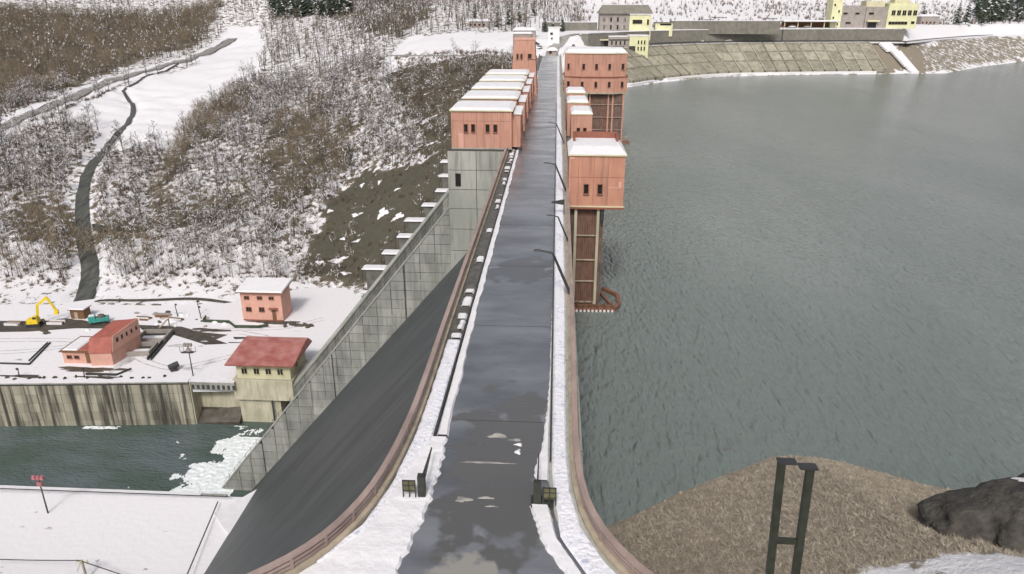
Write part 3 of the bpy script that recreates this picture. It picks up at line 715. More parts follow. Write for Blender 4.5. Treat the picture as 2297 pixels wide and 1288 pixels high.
def snow_roof(parent, x0, y0, x1, y1, z, inset, rise, over=.25, trim=None):
    MB().box(x0-over, y0-over, z, x1+over, y1+over, z+.22).build('eave', trim or M['cream'], parent)
    MB().frus((x0-over+.04, y0-over+.04, x1+over-.04, y1+over-.04), z+.22, (x0+inset, y0+inset*1.2, x1-inset, y1-inset), z+.22+rise).build('snow_cap', M['snow'], parent)
ordn = ['nearest', 'second', 'third', 'fourth', 'fifth and farthest']
for k in range(5):
    y = 132.0+17.6*k
    lab = ['nearest and largest looking salmon pink gatehouse on the spillway pier, four dark windows facing us',
           'salmon pink spillway gatehouse just behind the nearest one, left of the road',
           'middle one of the five snow roofed pink gatehouses left of the road',
           'fourth snow roofed pink gatehouse in the row left of the road',
           'farthest snow roofed pink gatehouse of the row, in front of the tall pink tower'][k]
    t = thing('gatehouse', lab, 'gatehouse', (-18.7, y, .8), 0, 'pink gatehouses on the spillway piers')
    w = 10.9; d = 11.2; h = 6.5
    MB().box(0, 0, 0, w, d, h).build('wall', M['pink'], t)
    MB().box(w, 1.2, 0, w+1.5, d-1.0, h*.9).build('side_annex', M['pink'], t)
    MB().box(w+.26, 1.0, h*.9, w+1.7, d-.8, h*.9+.35).build('annex_snow', M['snow'], t)
    MB().box(-.06, -.05, -.25, w+.06, 0, .0).build('base_trim', M['concrete_lt'], t)
    snow_roof(t, 0, 0, w, d, h, .6, .35)
    MB().box(.4, d, .5, w-.2, 17.6, h*.62).build('link_bridge', M['concrete'], t)
    for u in (2.65, 3.95, 6.55, 7.95): window(t, 'S', u, 2.85, .62, 1.35, 0)
    MB().box(1.3, -.03, 0, 2.2, 0, 2.6).build('patch', M['pink_pale'], t)
    for sx_ in (2.2, 4.55, 5.9, 8.9): MB().box(sx_, -.02, 0, sx_+.05, 0, h).build('wall_seam', M['pink_trim'], t)
    MB().box(0, -.02, 4.75, w, -.005, 4.8).build('wall_seam', M['pink_trim'], t)
    for px_ in (.12, w-.2): MB().tube((px_, -.1, 0), (px_, -.1, h), .07, n=6).build('down_pipe', M['pink_pale'], t)
    for u in (2.0, 5.0, 8.5): window(t, 'E', u, 1.6, .7, 1.1, w+1.5)
    MB().box(-.5, -.5, -14-26*(k > 0), w+1, 3.2, -.25).build('pier', M['concrete_lt'], t) if k else None
# tall pink lift tower behind them
t = thing('lift_tower', 'tall tapering salmon pink tower at the far end of the gatehouse row', 'tower', (-13.8, 222, -2))
MB().frus((0, 0, 8.2, 9), 0, (1.5, 0, 7.3, 8.6), 17.3).build('wall', M['pink'], t)
MB().box(1.3, -.15, 17.3, 7.5, 8.8, 17.6).build('roof_edge', M['pink_pale'], t)
for u in (2.35, 3.5): window(t, 'S', u, 12.1, .5, 1.25, 0, d=.3)
window(t, 'S', 5.9, 12.2, 1.0, 1.2, 0, d=.3); window(t, 'E', 1.5, 3.0, .9, 1.7, 8.1)
MB().box(5.55, -.02, 9.6, 5.65, .05, 12).build('down_pipe', M['pink_trim'], t)
MB().box(6.3, -.3, 8.3+3.8, 7.6, 0, 8.6+3.8).build('ledge', M['pink_pale'], t)
MB().box(.5, 9.2, 4, 6, 15, 18.6).build('stair_block', M['grey_wall'], t)
MB().frus((.2, 9.0, 6.3, 15.3), 18.6, (.7, 9.5, 5.8, 14.8), 19.0).build('snow_cap', M['snow'], t)

# near intake tower
t = thing('intake_tower', 'nearest salmon pink intake house standing over the lake on a rusty screen shaft', 'tower', (1.9, 100.2, -1.4))
MB().box(0.1, 0, 0, 7.75, 9.5, 7.2).build('wall', M['pink_dull'], t)
MB().box(-.02, -.14, -.3, 7.9, 9.6, .0).build('floor_slab', M['pink_trim'], t)
MB().box(-.02, -.14, .0, 7.9, -.0, .16).build('base_trim', M['cream'], t)
MB().box(-.1, -.2, 7.2, 7.95, 9.7, 7.4).build('eave', M['cream'], t)
MB().frus((-.05, -.15, 7.9, 9.65), 7.4, (.7, 2.6, 7.2, 9.2), 8.1).build('snow_cap', M['snow'], t)
mb = MB()
mb.box(.7, 9.0, 8.0, 7.2, 9.3, 9.0); mb.box(.7, 6.0, 8.0, 1.0, 9.0, 8.9); mb.box(6.9, 6.0, 8.0, 7.2, 9.0, 8.9)
mb.build('roof_parapet', M['pink_trim'], t)
for u in (2.55, 4.45): window(t, 'S', u, 1.9, .62, 1.35, 0)
for sx_ in (1.4, 3.5, 5.5): MB().box(sx_, -.02, .2, sx_+.045, 0, 7.2).build('wall_seam', M['pink_trim'], t)
MB().tube((.25, -.1, .2), (.25, -.1, 7.2), .06, n=6).build('down_pipe', M['pink_pale'], t)
MB().box(0.1, -.018, 4.2, 7.7, -.004, 4.25).build('wall_seam', M['pink_trim'], t)
MB().box(5.6, -.04, 2.7, 7.2, 0, 2.82).build('paint_mark', M['pink_pale'], t); MB().box(7.0, -.04, 2.6, 7.4, 0, 3.6).build('paint_mark', M['pink_pale'], t)
MB().box(.3, -.05, 6.75, .8, 0, 7.0).build('paint_mark', M['pink_pale'], t)
for x in (1.05, 4.2): MB().box(x, .25, -16.6, x+.38, .75, -.3).build('leg', M['concrete_beige'], t)
MB().box(.3, 1.0, -17, 5.2, 8, -.3).build('screen', M['rust'], t)
MB().box(-.3, 2.0, -17, .3, 9, -.3).build('shaft_wall', M['concrete'], t)
mb = MB()
for k in range(9): mb.box(1.45+k*.33, .88, -16.2, 1.53+k*.33, 1.0, -.4)
mb.build('screen_bars', M['pink_trim'], t)
for z in (-4.5, -8.2, -11.5, -14.8): MB().box(1.4, .7, z, 4.25, .95, z+.15).build('cross_beam', M['rail_lt'], t)
MB().box(4.7, .1, -2.2, 5.2, .6, -.5).build('hoist_bracket', M['dark'], t)
# floating boom round the tower foot
t = thing('debris_boom', 'orange brown floating boom around the foot of the nearest intake tower', 'boom', (3, 100, -17))
pts = [(-.2, -.4), (6.2, -.2), (7.0, 1.6), (7.1, 5.4), (5.0, 8.2)]
mb = MB()
for a, b in zip(pts[:-1], pts[1:]): mb.beam((*a, .25), (*b, .25), .55, .5)
mb.beam((.1, .8, .25), (6.2, 1.0, .25), .4, .4); mb.beam((6.1, .5, .25), (4.4, 6.6, .25), .4, .4)
mb.build('boom_ring', M['orange'], t)
mb = MB()
for k in range(7): mb.box(-.2+k*1.0, -.5, .5, .0+k*1.0, 1.0, .95)
mb.build('boom_posts', M['rust'], t)
fm = MB().box(-.14, -.12, 0, .14, .12, .3).mesh('float', M['white'])
for k in range(11): inst('float', fm, t, (.1+k*.58, -.78+.02*k, -.02))
MB().box(.6, .3, .4, 5.8, .5, .75).build('walk_plank', M['wood'], t)

# far big intake tower
t = thing('intake_tower', 'big two tier salmon pink intake building on dark shaft, right of the road', 'tower', (2.5, 239, -1.2))
W = 19.9
CH = lambda o, w=W: [(-o, 1.8), (4.6, -o), (15.4, -o), (w+o, 1.8), (w+o, 16+o), (-o, 16+o)]
MB().prism(CH(0), 0, 4.5).build('lower_wall', M['pink'], t)
MB().prism(CH(.25), 4.5, 4.8).build('belt', M['pink_trim'], t)
MB().prism(CH(-.1, W-.4), 4.8, 11.6).build('upper_wall', M['pink'], t)
MB().prism(CH(.2), -.5, 0).build('floor_slab', M['rail_lt'], t)
MB().prism(CH(.15, W-.4), 11.6, 11.85).build('eave', M['cream'], t)
MB().prism(CH(.05, W-.4), 11.85, 12.0).build('roof_snow', M['snow'], t); MB().frus((.2, 1.9, W-.6, 16), 12.0, (1.2, 3.5, W-1.4, 14.5), 12.9).build('snow_cap', M['snow'], t)
for u in (5.9, 9.9, 14.0): window(t, 'S', u, 7.0, .75, 1.6, .1)
for u in (5.6, 9.9, 14.1): window(t, 'S', u, 1.6, .75, 1.6, 0)
for u, off in ((1.3, 1.8-1.3*.391), (18.2, 1.8-(19.9-18.2)*.4)):
    for z, q in ((7.0, .12), (1.6, 0)): window(t, 'S', u, z, .75, 1.6, off+q-.12)
MB().box(8.0, 1.5, -18, 19, 12, -.5).build('screen', M['rust'], t)
for x in (8.0, 13.9, 15.3, 18.6): MB().box(x, 1.0, -18, x+.5, 1.7, -.5).build('leg', M['pink'], t)
mb = MB()
for k in range(7): mb.box(9+k*.75, 1.3, -18, 9.12+k*.75, 1.5, -.5)
mb.build('screen_bars', M['pink_trim'], t)
for z in (-4, -8, -12): MB().box(8, 1.15, z, 19, 1.45, z+.2).build('cross_beam', M['rail'], t)
t = thing('floating_platform', 'small red floating platform at the foot of the big intake tower', 'platform', (19, 238, -17))
mb = MB(); mb.box(0, 0, -.2, 5, .5, .5); mb.box(0, 4, -.2, 5, 4.5, .5); mb.box(4.5, .5, -.2, 5, 4, .5); mb.box(0, .5, -.2, .5, 4, .5); mb.build('pontoon', M['orange'], t)
mb = MB(); mb.beam((.2, .2, .9), (4.8, .2, 1.1), .15, .15); mb.beam((.2, 4.2, 1.4), (4.8, 4.2, 1.4), .15, .15)
for x in (.3, 2.5, 4.7): mb.box(x-.08, .2, .5, x+.08, .35, 1.1); mb.box(x-.08, 4.2, .5, x+.08, 4.35, 1.4)
mb.build('railing', M['rail'], t)

# three small pink houses on the lake side
for k, (y, w, x) in enumerate(((150, 4.2, 3.15), (168, 4.6, 2.6), (187, 4.6, 2.6))):
    t = thing('hoist_house', ['small pink hoist house with two windows, nearest of the three between the two intake towers', 'second small pink hoist house, half hidden behind the nearest one', 'third and farthest small pink hoist house against the big intake tower'][k], 'hoist house', (x, y, -3), 0, 'small pink houses on the lake side')
    MB().box(0, 0, 0, w, 9, 7.3).build('wall', M['pink'], t); snow_roof(t, 0, 0, w, 9, 7.3, .45, .5, .12)
    MB().box(.1, .3, -16, w-.1, 8.5, 0).build('pier', M['concrete'], t)
    for u in (w*.35, w*.66): window(t, 'S', u, 3.2, .6, 1.5, 0)

# ----- street lamps leaning over the crest road
lamp = None
LAMPS = [(62.5, 'nearest street lamp leaning over the road from the right railing', 1.0), (78.5, 'second street lamp, black looped head over the right walkway', .72), (102, 'third street lamp beside the nearest intake house', .95), (140, 'farthest visible street lamp on the right side of the road', .9)]
for k, (y, lab, s) in enumerate(LAMPS):
    if lamp is None:
        lamp = thing('street_lamp', lab, 'street lamp', (1.75, y, .3), 0, 'street lamps along the dam crest')
        MB().tube((0, 0, 0), (-1.75, -.1, 4.1), .15, .11, 8).build('pole', M['dark'], lamp)
        MB().tube((-1.75, -.1, 4.1), (-3.0, -.1, 4.35), .10, .09, 8).build('arm', M['dark'], lamp)
        MB().frus((-3.5, -.25, -2.85, .05), 4.25, (-3.4, -.2, -2.9, 0), 4.42).build('lamp_head', M['dark'], lamp)
        MB().frus((-.25, -.2, .25, .2), -.5, (-.15, -.12, .15, .12), .15).build('base_plate', M['dark'], lamp)
        o = lamp
    else:
        o = copy_tree(lamp)
    o.location = (1.75, y, .3); o['label'] = lab; o.scale = (s, s, s)
t = thing('wind_sock', 'small black triangular flag hanging over the right walkway', 'flag', (1.3, 90.5, .2))
MB().tube((0, 0, 0), (0, 0, 1.9), .05, n=6).build('pole', M['dark'], t)
MB().hexa([(-1.6, -.05, 1.45), (0, -.05, 1.2), (0, .05, 1.2), (-1.6, .05, 1.45), (-1.6, -.05, 1.6), (0, -.05, 1.95), (0, .05, 1.95), (-1.6, .05, 1.6)]).build('pennant', M['dark'], t)

# ----- black folding barriers at the near end
def barrier(x, y, s, label):
    t = thing('barrier_gate', label, 'barrier', (x, y, .02))
    G = M['green_steel']
    MB().box(-.28*s-.2, -.38, 0, -.28*s+.2, -.05, 1.5).build('drive_cabinet', G, t)
    MB().box(-.62, -.6, 0, .62, .4, .14).build('base', G, t)  # oversized dark base also stands in for the barrier's shadow on the ground
    mb = MB(); f = .9*s
    x0, x1 = (s*.05, s*.72) if s > 0 else (-.72, -.05)
    for xx in (x0, (x0+x1)/2, x1): mb.box(xx-.03, -.42, .1, xx+.03, -.36, 1.25)
    for zz in (.55, .9, 1.2): mb.box(x0, -.42, zz, x1, -.36, zz+.05)
    mb.build('frame', G, t)
    MB().box(x0+.03, -.395, .5, x1-.03, -.38, 1.19).build('panel', M['cream'] if False else mat_sign, t)
    mb = MB()
    mb.hexa([(-.28*s-.05, -.1, .5), (-.28*s+.05, -.1, .5), (-.28*s+.03, 3.2, .9), (-.28*s-.03, 3.2, .9), (-.28*s-.05, -.1, 1.2), (-.28*s+.05, -.1, 1.2), (-.28*s+.03, 3.2, 1.0), (-.28*s-.03, 3.2, 1.0)])
    mb.build('arm', G, t)
    MB().box(-.28*s-.06, .35, 0, -.28*s+.06, .5, .8).build('stay', G, t)
    return t
mat_sign = mat('olive_board', (.10, .095, .05), .7, .3, 3)
barrier(-7.15, 33.1, -1, 'black folded road barrier with small board at the left kerb')
barrier(-.28, 32.9, 1, 'black folded road barrier with small board at the right kerb')

# ----- frame of two posts on the slope at lower right
t = thing('steel_frame', 'pair of tall dark steel posts joined by a crossbar above the brown lake bank', 'frame', (7.15, 18, -2.5))
MB().beam((.12, 0, 0), (-.52, 0, 15.7), .18, .2).build('post', M['green_steel'], t)
MB().beam((.76, 0, 0), (.30, 0, 15.55), .20, .2).build('post', M['green_steel'], t)
MB().box(-.46, -.06, 12.86, .36, .06, 13.03).build('crossbar', M['green_steel'], t)
MB().box(-.46, -.06, 8.0, .36, .06, 8.2).build('crossbar', M['green_steel'], t)
MB().box(-.64, -.14, 15.7, -.12, .14, 15.76).build('cap_plate', M['dark'], t); MB().box(-.02, -.14, 15.55, .48, .14, 15.61).build('cap_plate', M['dark'], t)
t['label'] = 'pair of tall dark steel posts joined by a crossbar above the brown lake bank'

M['snow_yard2'] = mat('bank_snow', (.45, .45, .47), .8, scale=.5, col2=(.77, .755, .785), thr=(.24, .31), bump=.6, bscale=.8, detail=10, bdist=.2)
# ---------------------------------------------------------------- downstream yard
MB().prism([(-320, 140), (-180, 149.6), (-138, 153), (-90, 156.9), (-66, 158.6), (-58, 166), (-41, 191), (-36, 228), (-320, 222)], -66, -63).build('yard', M['snow_yard'], kind='structure')
MB().prism([(-67, 117), (-61.2, 125.6), (-58.5, 121), (-58.5, 108)], -80, -70.6).build('lower_bank_snow', M['snow'], kind='structure')
# basin retaining wall of panels
rw = thing('retaining_wall', 'streaked grey concrete retaining wall behind the green basin water', 'wall', (-138, 152.2, -75))
A0 = Vector((-154, 151.2)); A1 = Vector((-90, 156.2)); d = (A1-A0).normalized(); nr = Vector((d.y, -d.x))
pr = lambda s, off: (A0.x+d.x*s+nr.x*off+138, A0.y+d.y*s+nr.y*off-152.2)
Ln = (A1-A0).length; nc = 22
MB().prism([pr(0, 0), pr(Ln, 0), pr(Ln, -1.2), pr(0, -1.2)], -6, 12.0).build('wall_core', M['joint'], rw)
MB().prism([pr(-200, -1), pr(0, 0), pr(0, -1.2), pr(-200, -3)], -6, 12.2).build('wall_core', M['streaked'], rw)
for i in range(nc):
    for j in range(5):
        s0 = Ln*i/nc+.05; s1 = Ln*(i+1)/nc-.05; f = .10+random.uniform(0, .04)
        MB().prism([pr(s0, f), pr(s1, f), pr(s1, -.02), pr(s0, -.02)], -1+j*2.5+.03, 1.5+j*2.5-.03).build('concrete_panel', M['streaked'], rw)
MB().prism([pr(-60, .35), pr(Ln, .35), pr(Ln, -1.2), pr(-60, -1.2)], 12.0, 12.3).build('coping', M['concrete'], rw)
MB().prism([pr(-60, .2), pr(Ln, .2), pr(Ln, -1.25), pr(-60, -1.25)], 12.3, 12.5).build('snow_cap', M['snow'], rw)
# side outlet recess beside the gatehouse
t = thing('outlet_channel', 'recessed concrete outlet with dark mouth between wall and red roofed gatehouse', 'outlet', (-90, 156.5, -75))
MB().box(0, 3.5, 0, 11.5, 5, 11.9).build('back_wall', M['concrete_beige'], t)
MB().box(0, 0, 10.0, 11.5, 5.2, 12.1).build('top_beam', M['concrete'], t)
MB().box(-.3, -.2, -1, .3, 4, 12.1).build('side_wall', M['concrete_beige'], t)
MB().box(0, 3.2, 0, 11.5, 3.5, 2.9).build('mouth', M['joint'], t)
MB().hexa([(0.3, 0, -1), (11.4, 0, -1), (11.4, 3.2, -1), (.3, 3.2, -1), (.3, 0, .3), (11.4, 0, .9), (11.4, 3.2, 3.6), (.3, 3.2, 2.2)]).build('apron', M['mud'], t)
MB().box(0, -.1, 12.1, 11.5, 5, 12.35).build('snow_cap', M['snow'], t)
mb = MB()
for k in range(9): mb.box(.5+k*1.3, -.03, 10.1, 1.2+k*1.3, .0, 11.3)
mb.build('slot', M['joint'], t)
# gatehouse with red roof
t = thing('outlet_gatehouse', 'gatehouse with broad red roof on a beige concrete block at the basin', 'gatehouse', (-79.2, 157.2, -75))
MB().box(0, 0, 7.0, 15.2, 12, 12.6).build('base_block', M['concrete_beige'], t)
MB().box(.6, 1.0, -2, 11.2, 12, 7.0).build('lower_block', M['concrete_beige'], t)
MB().box(1.2, .6, 12.6, 14.8, 12, 17.2).build('wall', M['cream'], t)
MB().box(1.1, .5, 12.55, 14.9, .6, 12.75).build('sill_band', M['concrete'], t)
mb = MB(); mb.hexa([(-.8, -1.2, 17.1), (16.4, -1.2, 17.1), (16.4, 13.6, 17.1), (-.8, 13.6, 17.1), (-.8, -1.2, 17.4), (16.4, -1.2, 17.4), (16.4, 13.6, 17.4), (-.8, 13.6, 17.4)]); mb.build('eave', M['pink_trim'], t)
MB().frus((-.8, -1.2, 16.4, 13.6), 17.4, (-.4, 9.4, 16.0, 12.2), 18.9).build('roof', M['redroof'], t)
for u in (3.2, 6.3, 9.3, 12.3): window(t, 'S', u, 14.1, 1.35, 1.6, .6, fm=M['cream'], mull=1)
window(t, 'E', 5, 14.1, 1.4, 1.6, 14.8, fm=M['cream'], mull=1)
MB().box(9.2, .1, 1, 9.6, .3, 9).build('ladder', M['dark'], t)
MB().box(15.2, 2.5, 6, 15.6, 3.0, 12).build('down_pipe', M['dark'], t)
# two storey pink house with snowy roof
t = thing('site_office', 'two storey salmon pink office with white snowy roof in the yard', 'building', (-91.6, 194.5, -63))
MB().box(0, 0, 0, 12.2, 7.5, 9.2).build('wall', M['pink_pale'], t)
MB().hexa([(-1, -1, 9.1), (13.2, -1, 9.1), (13.2, 8.6, 9.9), (-1, 8.6, 9.9), (-1, -1, 9.4), (13.2, -1, 9.4), (13.2, 8.6, 10.2), (-1, 8.6, 10.2)]).build('roof', M['wood'], t)
MB().hexa([(-.9, -.95, 9.4), (13.1, -.95, 9.4), (13.1, 8.5, 10.2), (-.9, 8.5, 10.2), (-.7, -.7, 9.8), (12.9, -.7, 9.8), (12.9, 8.3, 10.6), (-.7, 8.3, 10.6)]).build('snow_cap', M['snow'], t)
MB().box(.1, -.12, -.1, 12.3, 0, .35).build('plinth', M['pink_trim'], t)
for u in (1.9, 5.8, 9.3): window(t, 'S', u, 6.9, 1.4, .9, 0, mull=1)
for u in (2.1, 6.0): window(t, 'S', u, 3.0, 1.5, 1.3, 0, mull=1)
MB().box(9.0, -.06, .3, 10.2, 0, 3.6).build('door', M['wood'], t); MB().box(8.4, -1, 4.0, 10.9, 0, 4.25).build('canopy', M['pink_trim'], t)
# rust red shed with low annex
t = thing('pump_house', 'pink building with rust red tall roof and low annex in the snowy yard', 'building', (-127.5, 164.6, -63), math.radians(0))
MB().box(0, 0, 0, 8.2, 8.5, 3.4).build('annex_wall', M['pink_pale'], t)
MB().box(-.5, -.5, 3.4, 8.2, 9, 3.65).build('annex_roof', M['wood'], t); MB().frus((-.1, .2, 4.0, 8.2), 3.65, (.3, .6, 3.7, 7.9), 3.9).build('snow_cap', M['snow'], t)
MB().frus((4.2, .3, 8.1, 7.5), 3.65, (4.4, .6, 8.1, 7.3), 3.8).build('roof_panel', M['brick_red'], t)
MB().hexa([(8.2, -1.2, 0), (13.6, -.4, 0), (15.0, 11, 0), (8.2, 11, 0), (8.2, -1.2, 3.6), (13.6, -.4, 3.6), (15.0, 11, 3.6), (8.2, 11, 3.6)]).build('lower_wall', M['pink_pale'], t)
MB().hexa([(8.1, -1.4, 3.6), (13.8, -.6, 3.6), (15.2, 11.2, 3.6), (8.1, 11.2, 3.6), (8.1, 0.2, 7.2), (13.8, .9, 7.6), (15.2, 11, 8.4), (8.1, 11, 7.4)], 0).build('upper_roof', M['brick_red'], t)
MB().hexa([(13.78, -.3, 3.7), (13.95, -.3, 3.7), (15.35, 11.1, 3.7), (15.18, 11.1, 3.7), (13.82, 1.0, 7.7), (13.99, 1.0, 7.7), (15.39, 11.0, 8.5), (15.22, 11.0, 8.5)]).build('side_fascia', M['pink_pale'], t)
mb = MB()
for k in range(5):
    y = 1.8+k*1.9; x = 13.97+y*.123; mb.box(x, y, 5.6, x+.12, y+.9, 6.7)
mb.build('window', M['pane'], t)
MB().box(6.2, -.06, .2, 7.6, 0, 3.0).build('door', M['wood'], t)
for u in (1.8, 3.8): window(t, 'S', u, 1.5, 1.2, .8, 0)
# cars, sheds and small things in the yard
def blob(mb, x, y, z, sx, sy, sz, m=0, n=7):
    b = len(mb.v); ring = []
    for k in range(n):
        t_ = 2*math.pi*k/n; r = 1+random.uniform(-.25, .25); mb.v.append((x+math.cos(t_)*sx*r, y+math.sin(t_)*sy*r, z))
    for k in range(n):
        t_ = 2*math.pi*k/n; r = .65+random.uniform(-.15, .15); mb.v.append((x+math.cos(t_)*sx*r, y+math.sin(t_)*sy*r, z+sz*random.uniform(.5, .9)))
    mb.v.append((x, y, z+sz))
    for k in range(n):
        j = (k+1) % n; mb.f += [(b+k, b+j, b+n+j, b+n+k), (b+n+k, b+n+j, b+2*n)]; mb.m += [m, m]
# excavator
t = thing('excavator', 'bright yellow excavator with raised bent arm at the left edge of the yard', 'excavator', (-151, 187, -63), math.radians(15))
MB().box(-1.8, -1.4, 0, 1.8, -.7, .9).build('track', M['dark'], t); MB().box(-1.8, .7, 0, 1.8, 1.4, .9).build('track', M['dark'], t)
MB().box(-1.6, -1.2, 1.0, 1.3, 1.2, 2.3).build('body', M['digger'], t); MB().box(.2, -1.2, 2.3, 1.3, -.1, 3.3).build('cab', M['digger'], t)
MB().box(.25, -1.23, 2.5, 1.2, -1.2, 3.15).build('cab_window', M['pane'], t)
MB().beam((1.0, .3, 2.0), (1.6, .6, 6.2), .6, .7).build('boom', M['digger'], t); MB().beam((1.6, .6, 6.1), (4.4, 1.0, 8.2), .55, .7).build('boom', M['digger'], t)
MB().beam((4.2, 1.0, 8.5), (6.0, 1.4, 3.8), .5, .6).build('stick', M['digger'], t); MB().hexa([(5.2, 1.0, 2.6), (6.3, 1.0, 2.6), (6.3, 1.9, 2.6), (5.2, 1.9, 2.6), (5.5, 1.1, 4.0), (6.5, 1.1, 4.0), (6.5, 1.8, 4.0), (5.5, 1.8, 4.0)]).build('bucket', M['digger'], t)
# teal truck
t = thing('tipper_truck', 'small teal truck parked beside the timber hut in the yard', 'truck', (-133.5, 190, -63), math.radians(25))
MB().box(-2.4, -1, .6, -.6, 1, 2.6).build('cab', M['teal'], t); MB().box(-.5, -1.05, .7, 2.8, 1.05, 1.9).build('load_bed', M['teal'], t)
MB().box(-2.42, -.8, 1.7, -2.4, .8, 2.4).build('windscreen', M['pane'], t)
MB().box(-2.2, -.8, 2.6, -.8, .8, 2.7).build('snow_cap', M['snow'], t)
wm = MB().tube((0, -.15, 0), (0, .15, 0), .42, n=12).mesh('wheel', M['dark'])
for x in (-1.6, 1.8):
    for y in (-.95, .95): inst('wheel', wm, t, (x, y, .42))
mb = MB(); blob(mb, 1.0, 0, 1.9, 1.4, .9, .9); mb.build('soil_load', M['mud'], t)
# timber hut
t = thing('timber_hut', 'small brown timber hut with snowy flat roof behind the excavator', 'hut', (-143.5, 192.5, -63))
mb = MB(); mb.box(0, 0, 0, 4.2, 3.2, 2.9); mb.build('wall', M['wood'], t)
MB().box(-.4, -.4, 2.9, 4.6, 3.6, 3.1).build('roof', M['wood'], t); MB().frus((-.3, -.3, 4.5, 3.5), 3.1, (0, 0, 4.2, 3.2), 3.35).build('snow_cap', M['snow'], t)
MB().box(1.2, -.05, .1, 2.2, 0, 2.2).build('door', M['rail_lt'], t)
# concrete foundations behind the pump house
def pit(x, y, w, d, h, rz, label):
    t = thing('concrete_foundation', label, 'foundation', (x, y, -63), rz)
    mb = MB(); mb.box(0, 0, 0, w, .5, h); mb.box(0, d-.5, 0, w, d, h); mb.box(0, .5, 0, .5, d-.5, h); mb.box(w-.5, .5, 0, w, d-.5, h); mb.build('wall', M['grey_wall'], t)
    MB().box(.5, .5, -.1, w-.5, d-.5, .1).build('floor', M['joint'], t); MB().box(.8, d*.3, .1, w-.8, d*.6, .4).build('snow_cap', M['snow'], t)
pit(-114.2, 169, 7, 6.5, 1.3, .12, 'open concrete foundation right beside the pump house'); pit(-115.5, 177.5, 8, 6.5, 1.2, .10, 'open concrete foundation behind the pump house')
t = thing('low_wall', 'long low dark wall slanting across the yard right of the foundations', 'wall', (-106.5, 167.5, -63))
MB().beam((0, 0, .45), (-2.2, 17, .45), .35, .9).build('wall', M['joint'], t); MB().beam((.9, 0, .3), (-1.3, 17, .3), .25, .6).build('wall', M['joint'], t)
t = thing('kerb', 'dark kerb frame on the snow in front of the pump house', 'kerb', (-118, 158.5, -63))
mb = MB(); mb.box(0, 0, 0, 8, .5, .5); mb.beam((8, .2, .25), (10, 3.6, .25), .3, .5); mb.build('kerb_bar', M['joint'], t)
t = thing('kerb', 'rectangular dark kerb frame at the left edge of the yard', 'kerb', (-139, 163, -63))
mb = MB(); mb.box(-6, 0, 0, 3, .35, .4); mb.beam((3, 0, .2), (0, 13, .2), .3, .4); mb.beam((1.5, 2, .2), (-.8, 13, .2), .25, .3); mb.build('kerb_bar', M['joint'], t)
def floodlight(x, y, z, h, label, headm, s=1):
    t = thing('floodlight', label, 'floodlight', (x, y, z))
    MB().tube((0, 0, 0), (0, 0, h), .16, .11, 8).build('pole', M['dark'], t)
    MB().box(-.9*s, -.1, h-.2, .9*s, .1, h).build('crossarm', M['dark'], t)
    for dx in (-.75, 0, .75): MB().frus((dx*s-.33*s, -.35, dx*s+.33*s, .2), h, (dx*s-.25*s, -.3, dx*s+.25*s, .15), h+.75*s).build('lamp', headm, t)
    MB().box(-.45*s, -.3, h-1.5, .45*s, .2, h-.7).build('lamp', headm, t)
floodlight(-90.4, 159.6, -63, 8.5, 'dark floodlight pole standing in the yard at the top of the basin wall', M['grey_wall'])
M['rose'] = mat('faded_rose', (.42, .16, .18), .6, .15, 2)
floodlight(-100.9, 115.6, -71, 8.2, 'floodlight with faded rose lamps on the near side of the basin', M['rose'], 1.1)
for (x, y, lab) in ((-96.5, 162, 'dark cylindrical tank lying in the snow near the floodlight pole'),):
    t = thing('tank', lab, 'tank', (x, y, -63), .5); MB().tube((-1.2, 0, 1.1), (1.2, 0.6, 1.6), .8, n=10).build('drum', M['dark'], t); MB().box(-.8, -.4, 0, .8, .8, .7).build('cradle', M['joint'], t)
t = thing('bench_frame', 'dark oval pool with slim posts on the snowy yard', 'fence', (-98.5, 173, -63))
mb = MB(); 
for k in range(5): mb.box(-2+k*1.1, 0, 0, -1.93+k*1.1, .07, 1.7)
mb.build('post', M['dark'], t); mb = MB(); blob(mb, .3, -.3, 0, 2.2, .8, .25, n=12); mb.build('puddle', M['dark'], t)
t['label'] = 'row of slim dark posts standing by a dark heap on the snow'
# green fence and shrubs by the office
t = thing('net_fence', 'low dark green fence bending in front of the pink office', 'fence', (-103, 192.5, -63))
pts = [(-.5, 3, 0), (0, 0, 0), (8, -.3, 0), (11.2, -3.5, 0), (18.0, -3.3, 0), (20.5, -2.0, 0)]
mb = MB()
for a, b in zip(pts[:-1], pts[1:]): mb.beam((a[0], a[1], .45), (b[0], b[1], .45), .25, .9)
mb.build('hedge_panel', M['fir'], t)
for k in range(11):
    mb = MB(); blob(mb, 0, 0, 0, random.uniform(.5, 1.0), random.uniform(.4, .8), random.uniform(.6, 1.3))
    o = mb.build('shrub', M['bark'], label='dark leafless shrub beside the pink office', cat='shrub', group='shrubs beside the pink office'); o.location = (-78.2+k*.82+random.uniform(-.2, .2), 191.5+random.uniform(-1.2, 1.2), -63)
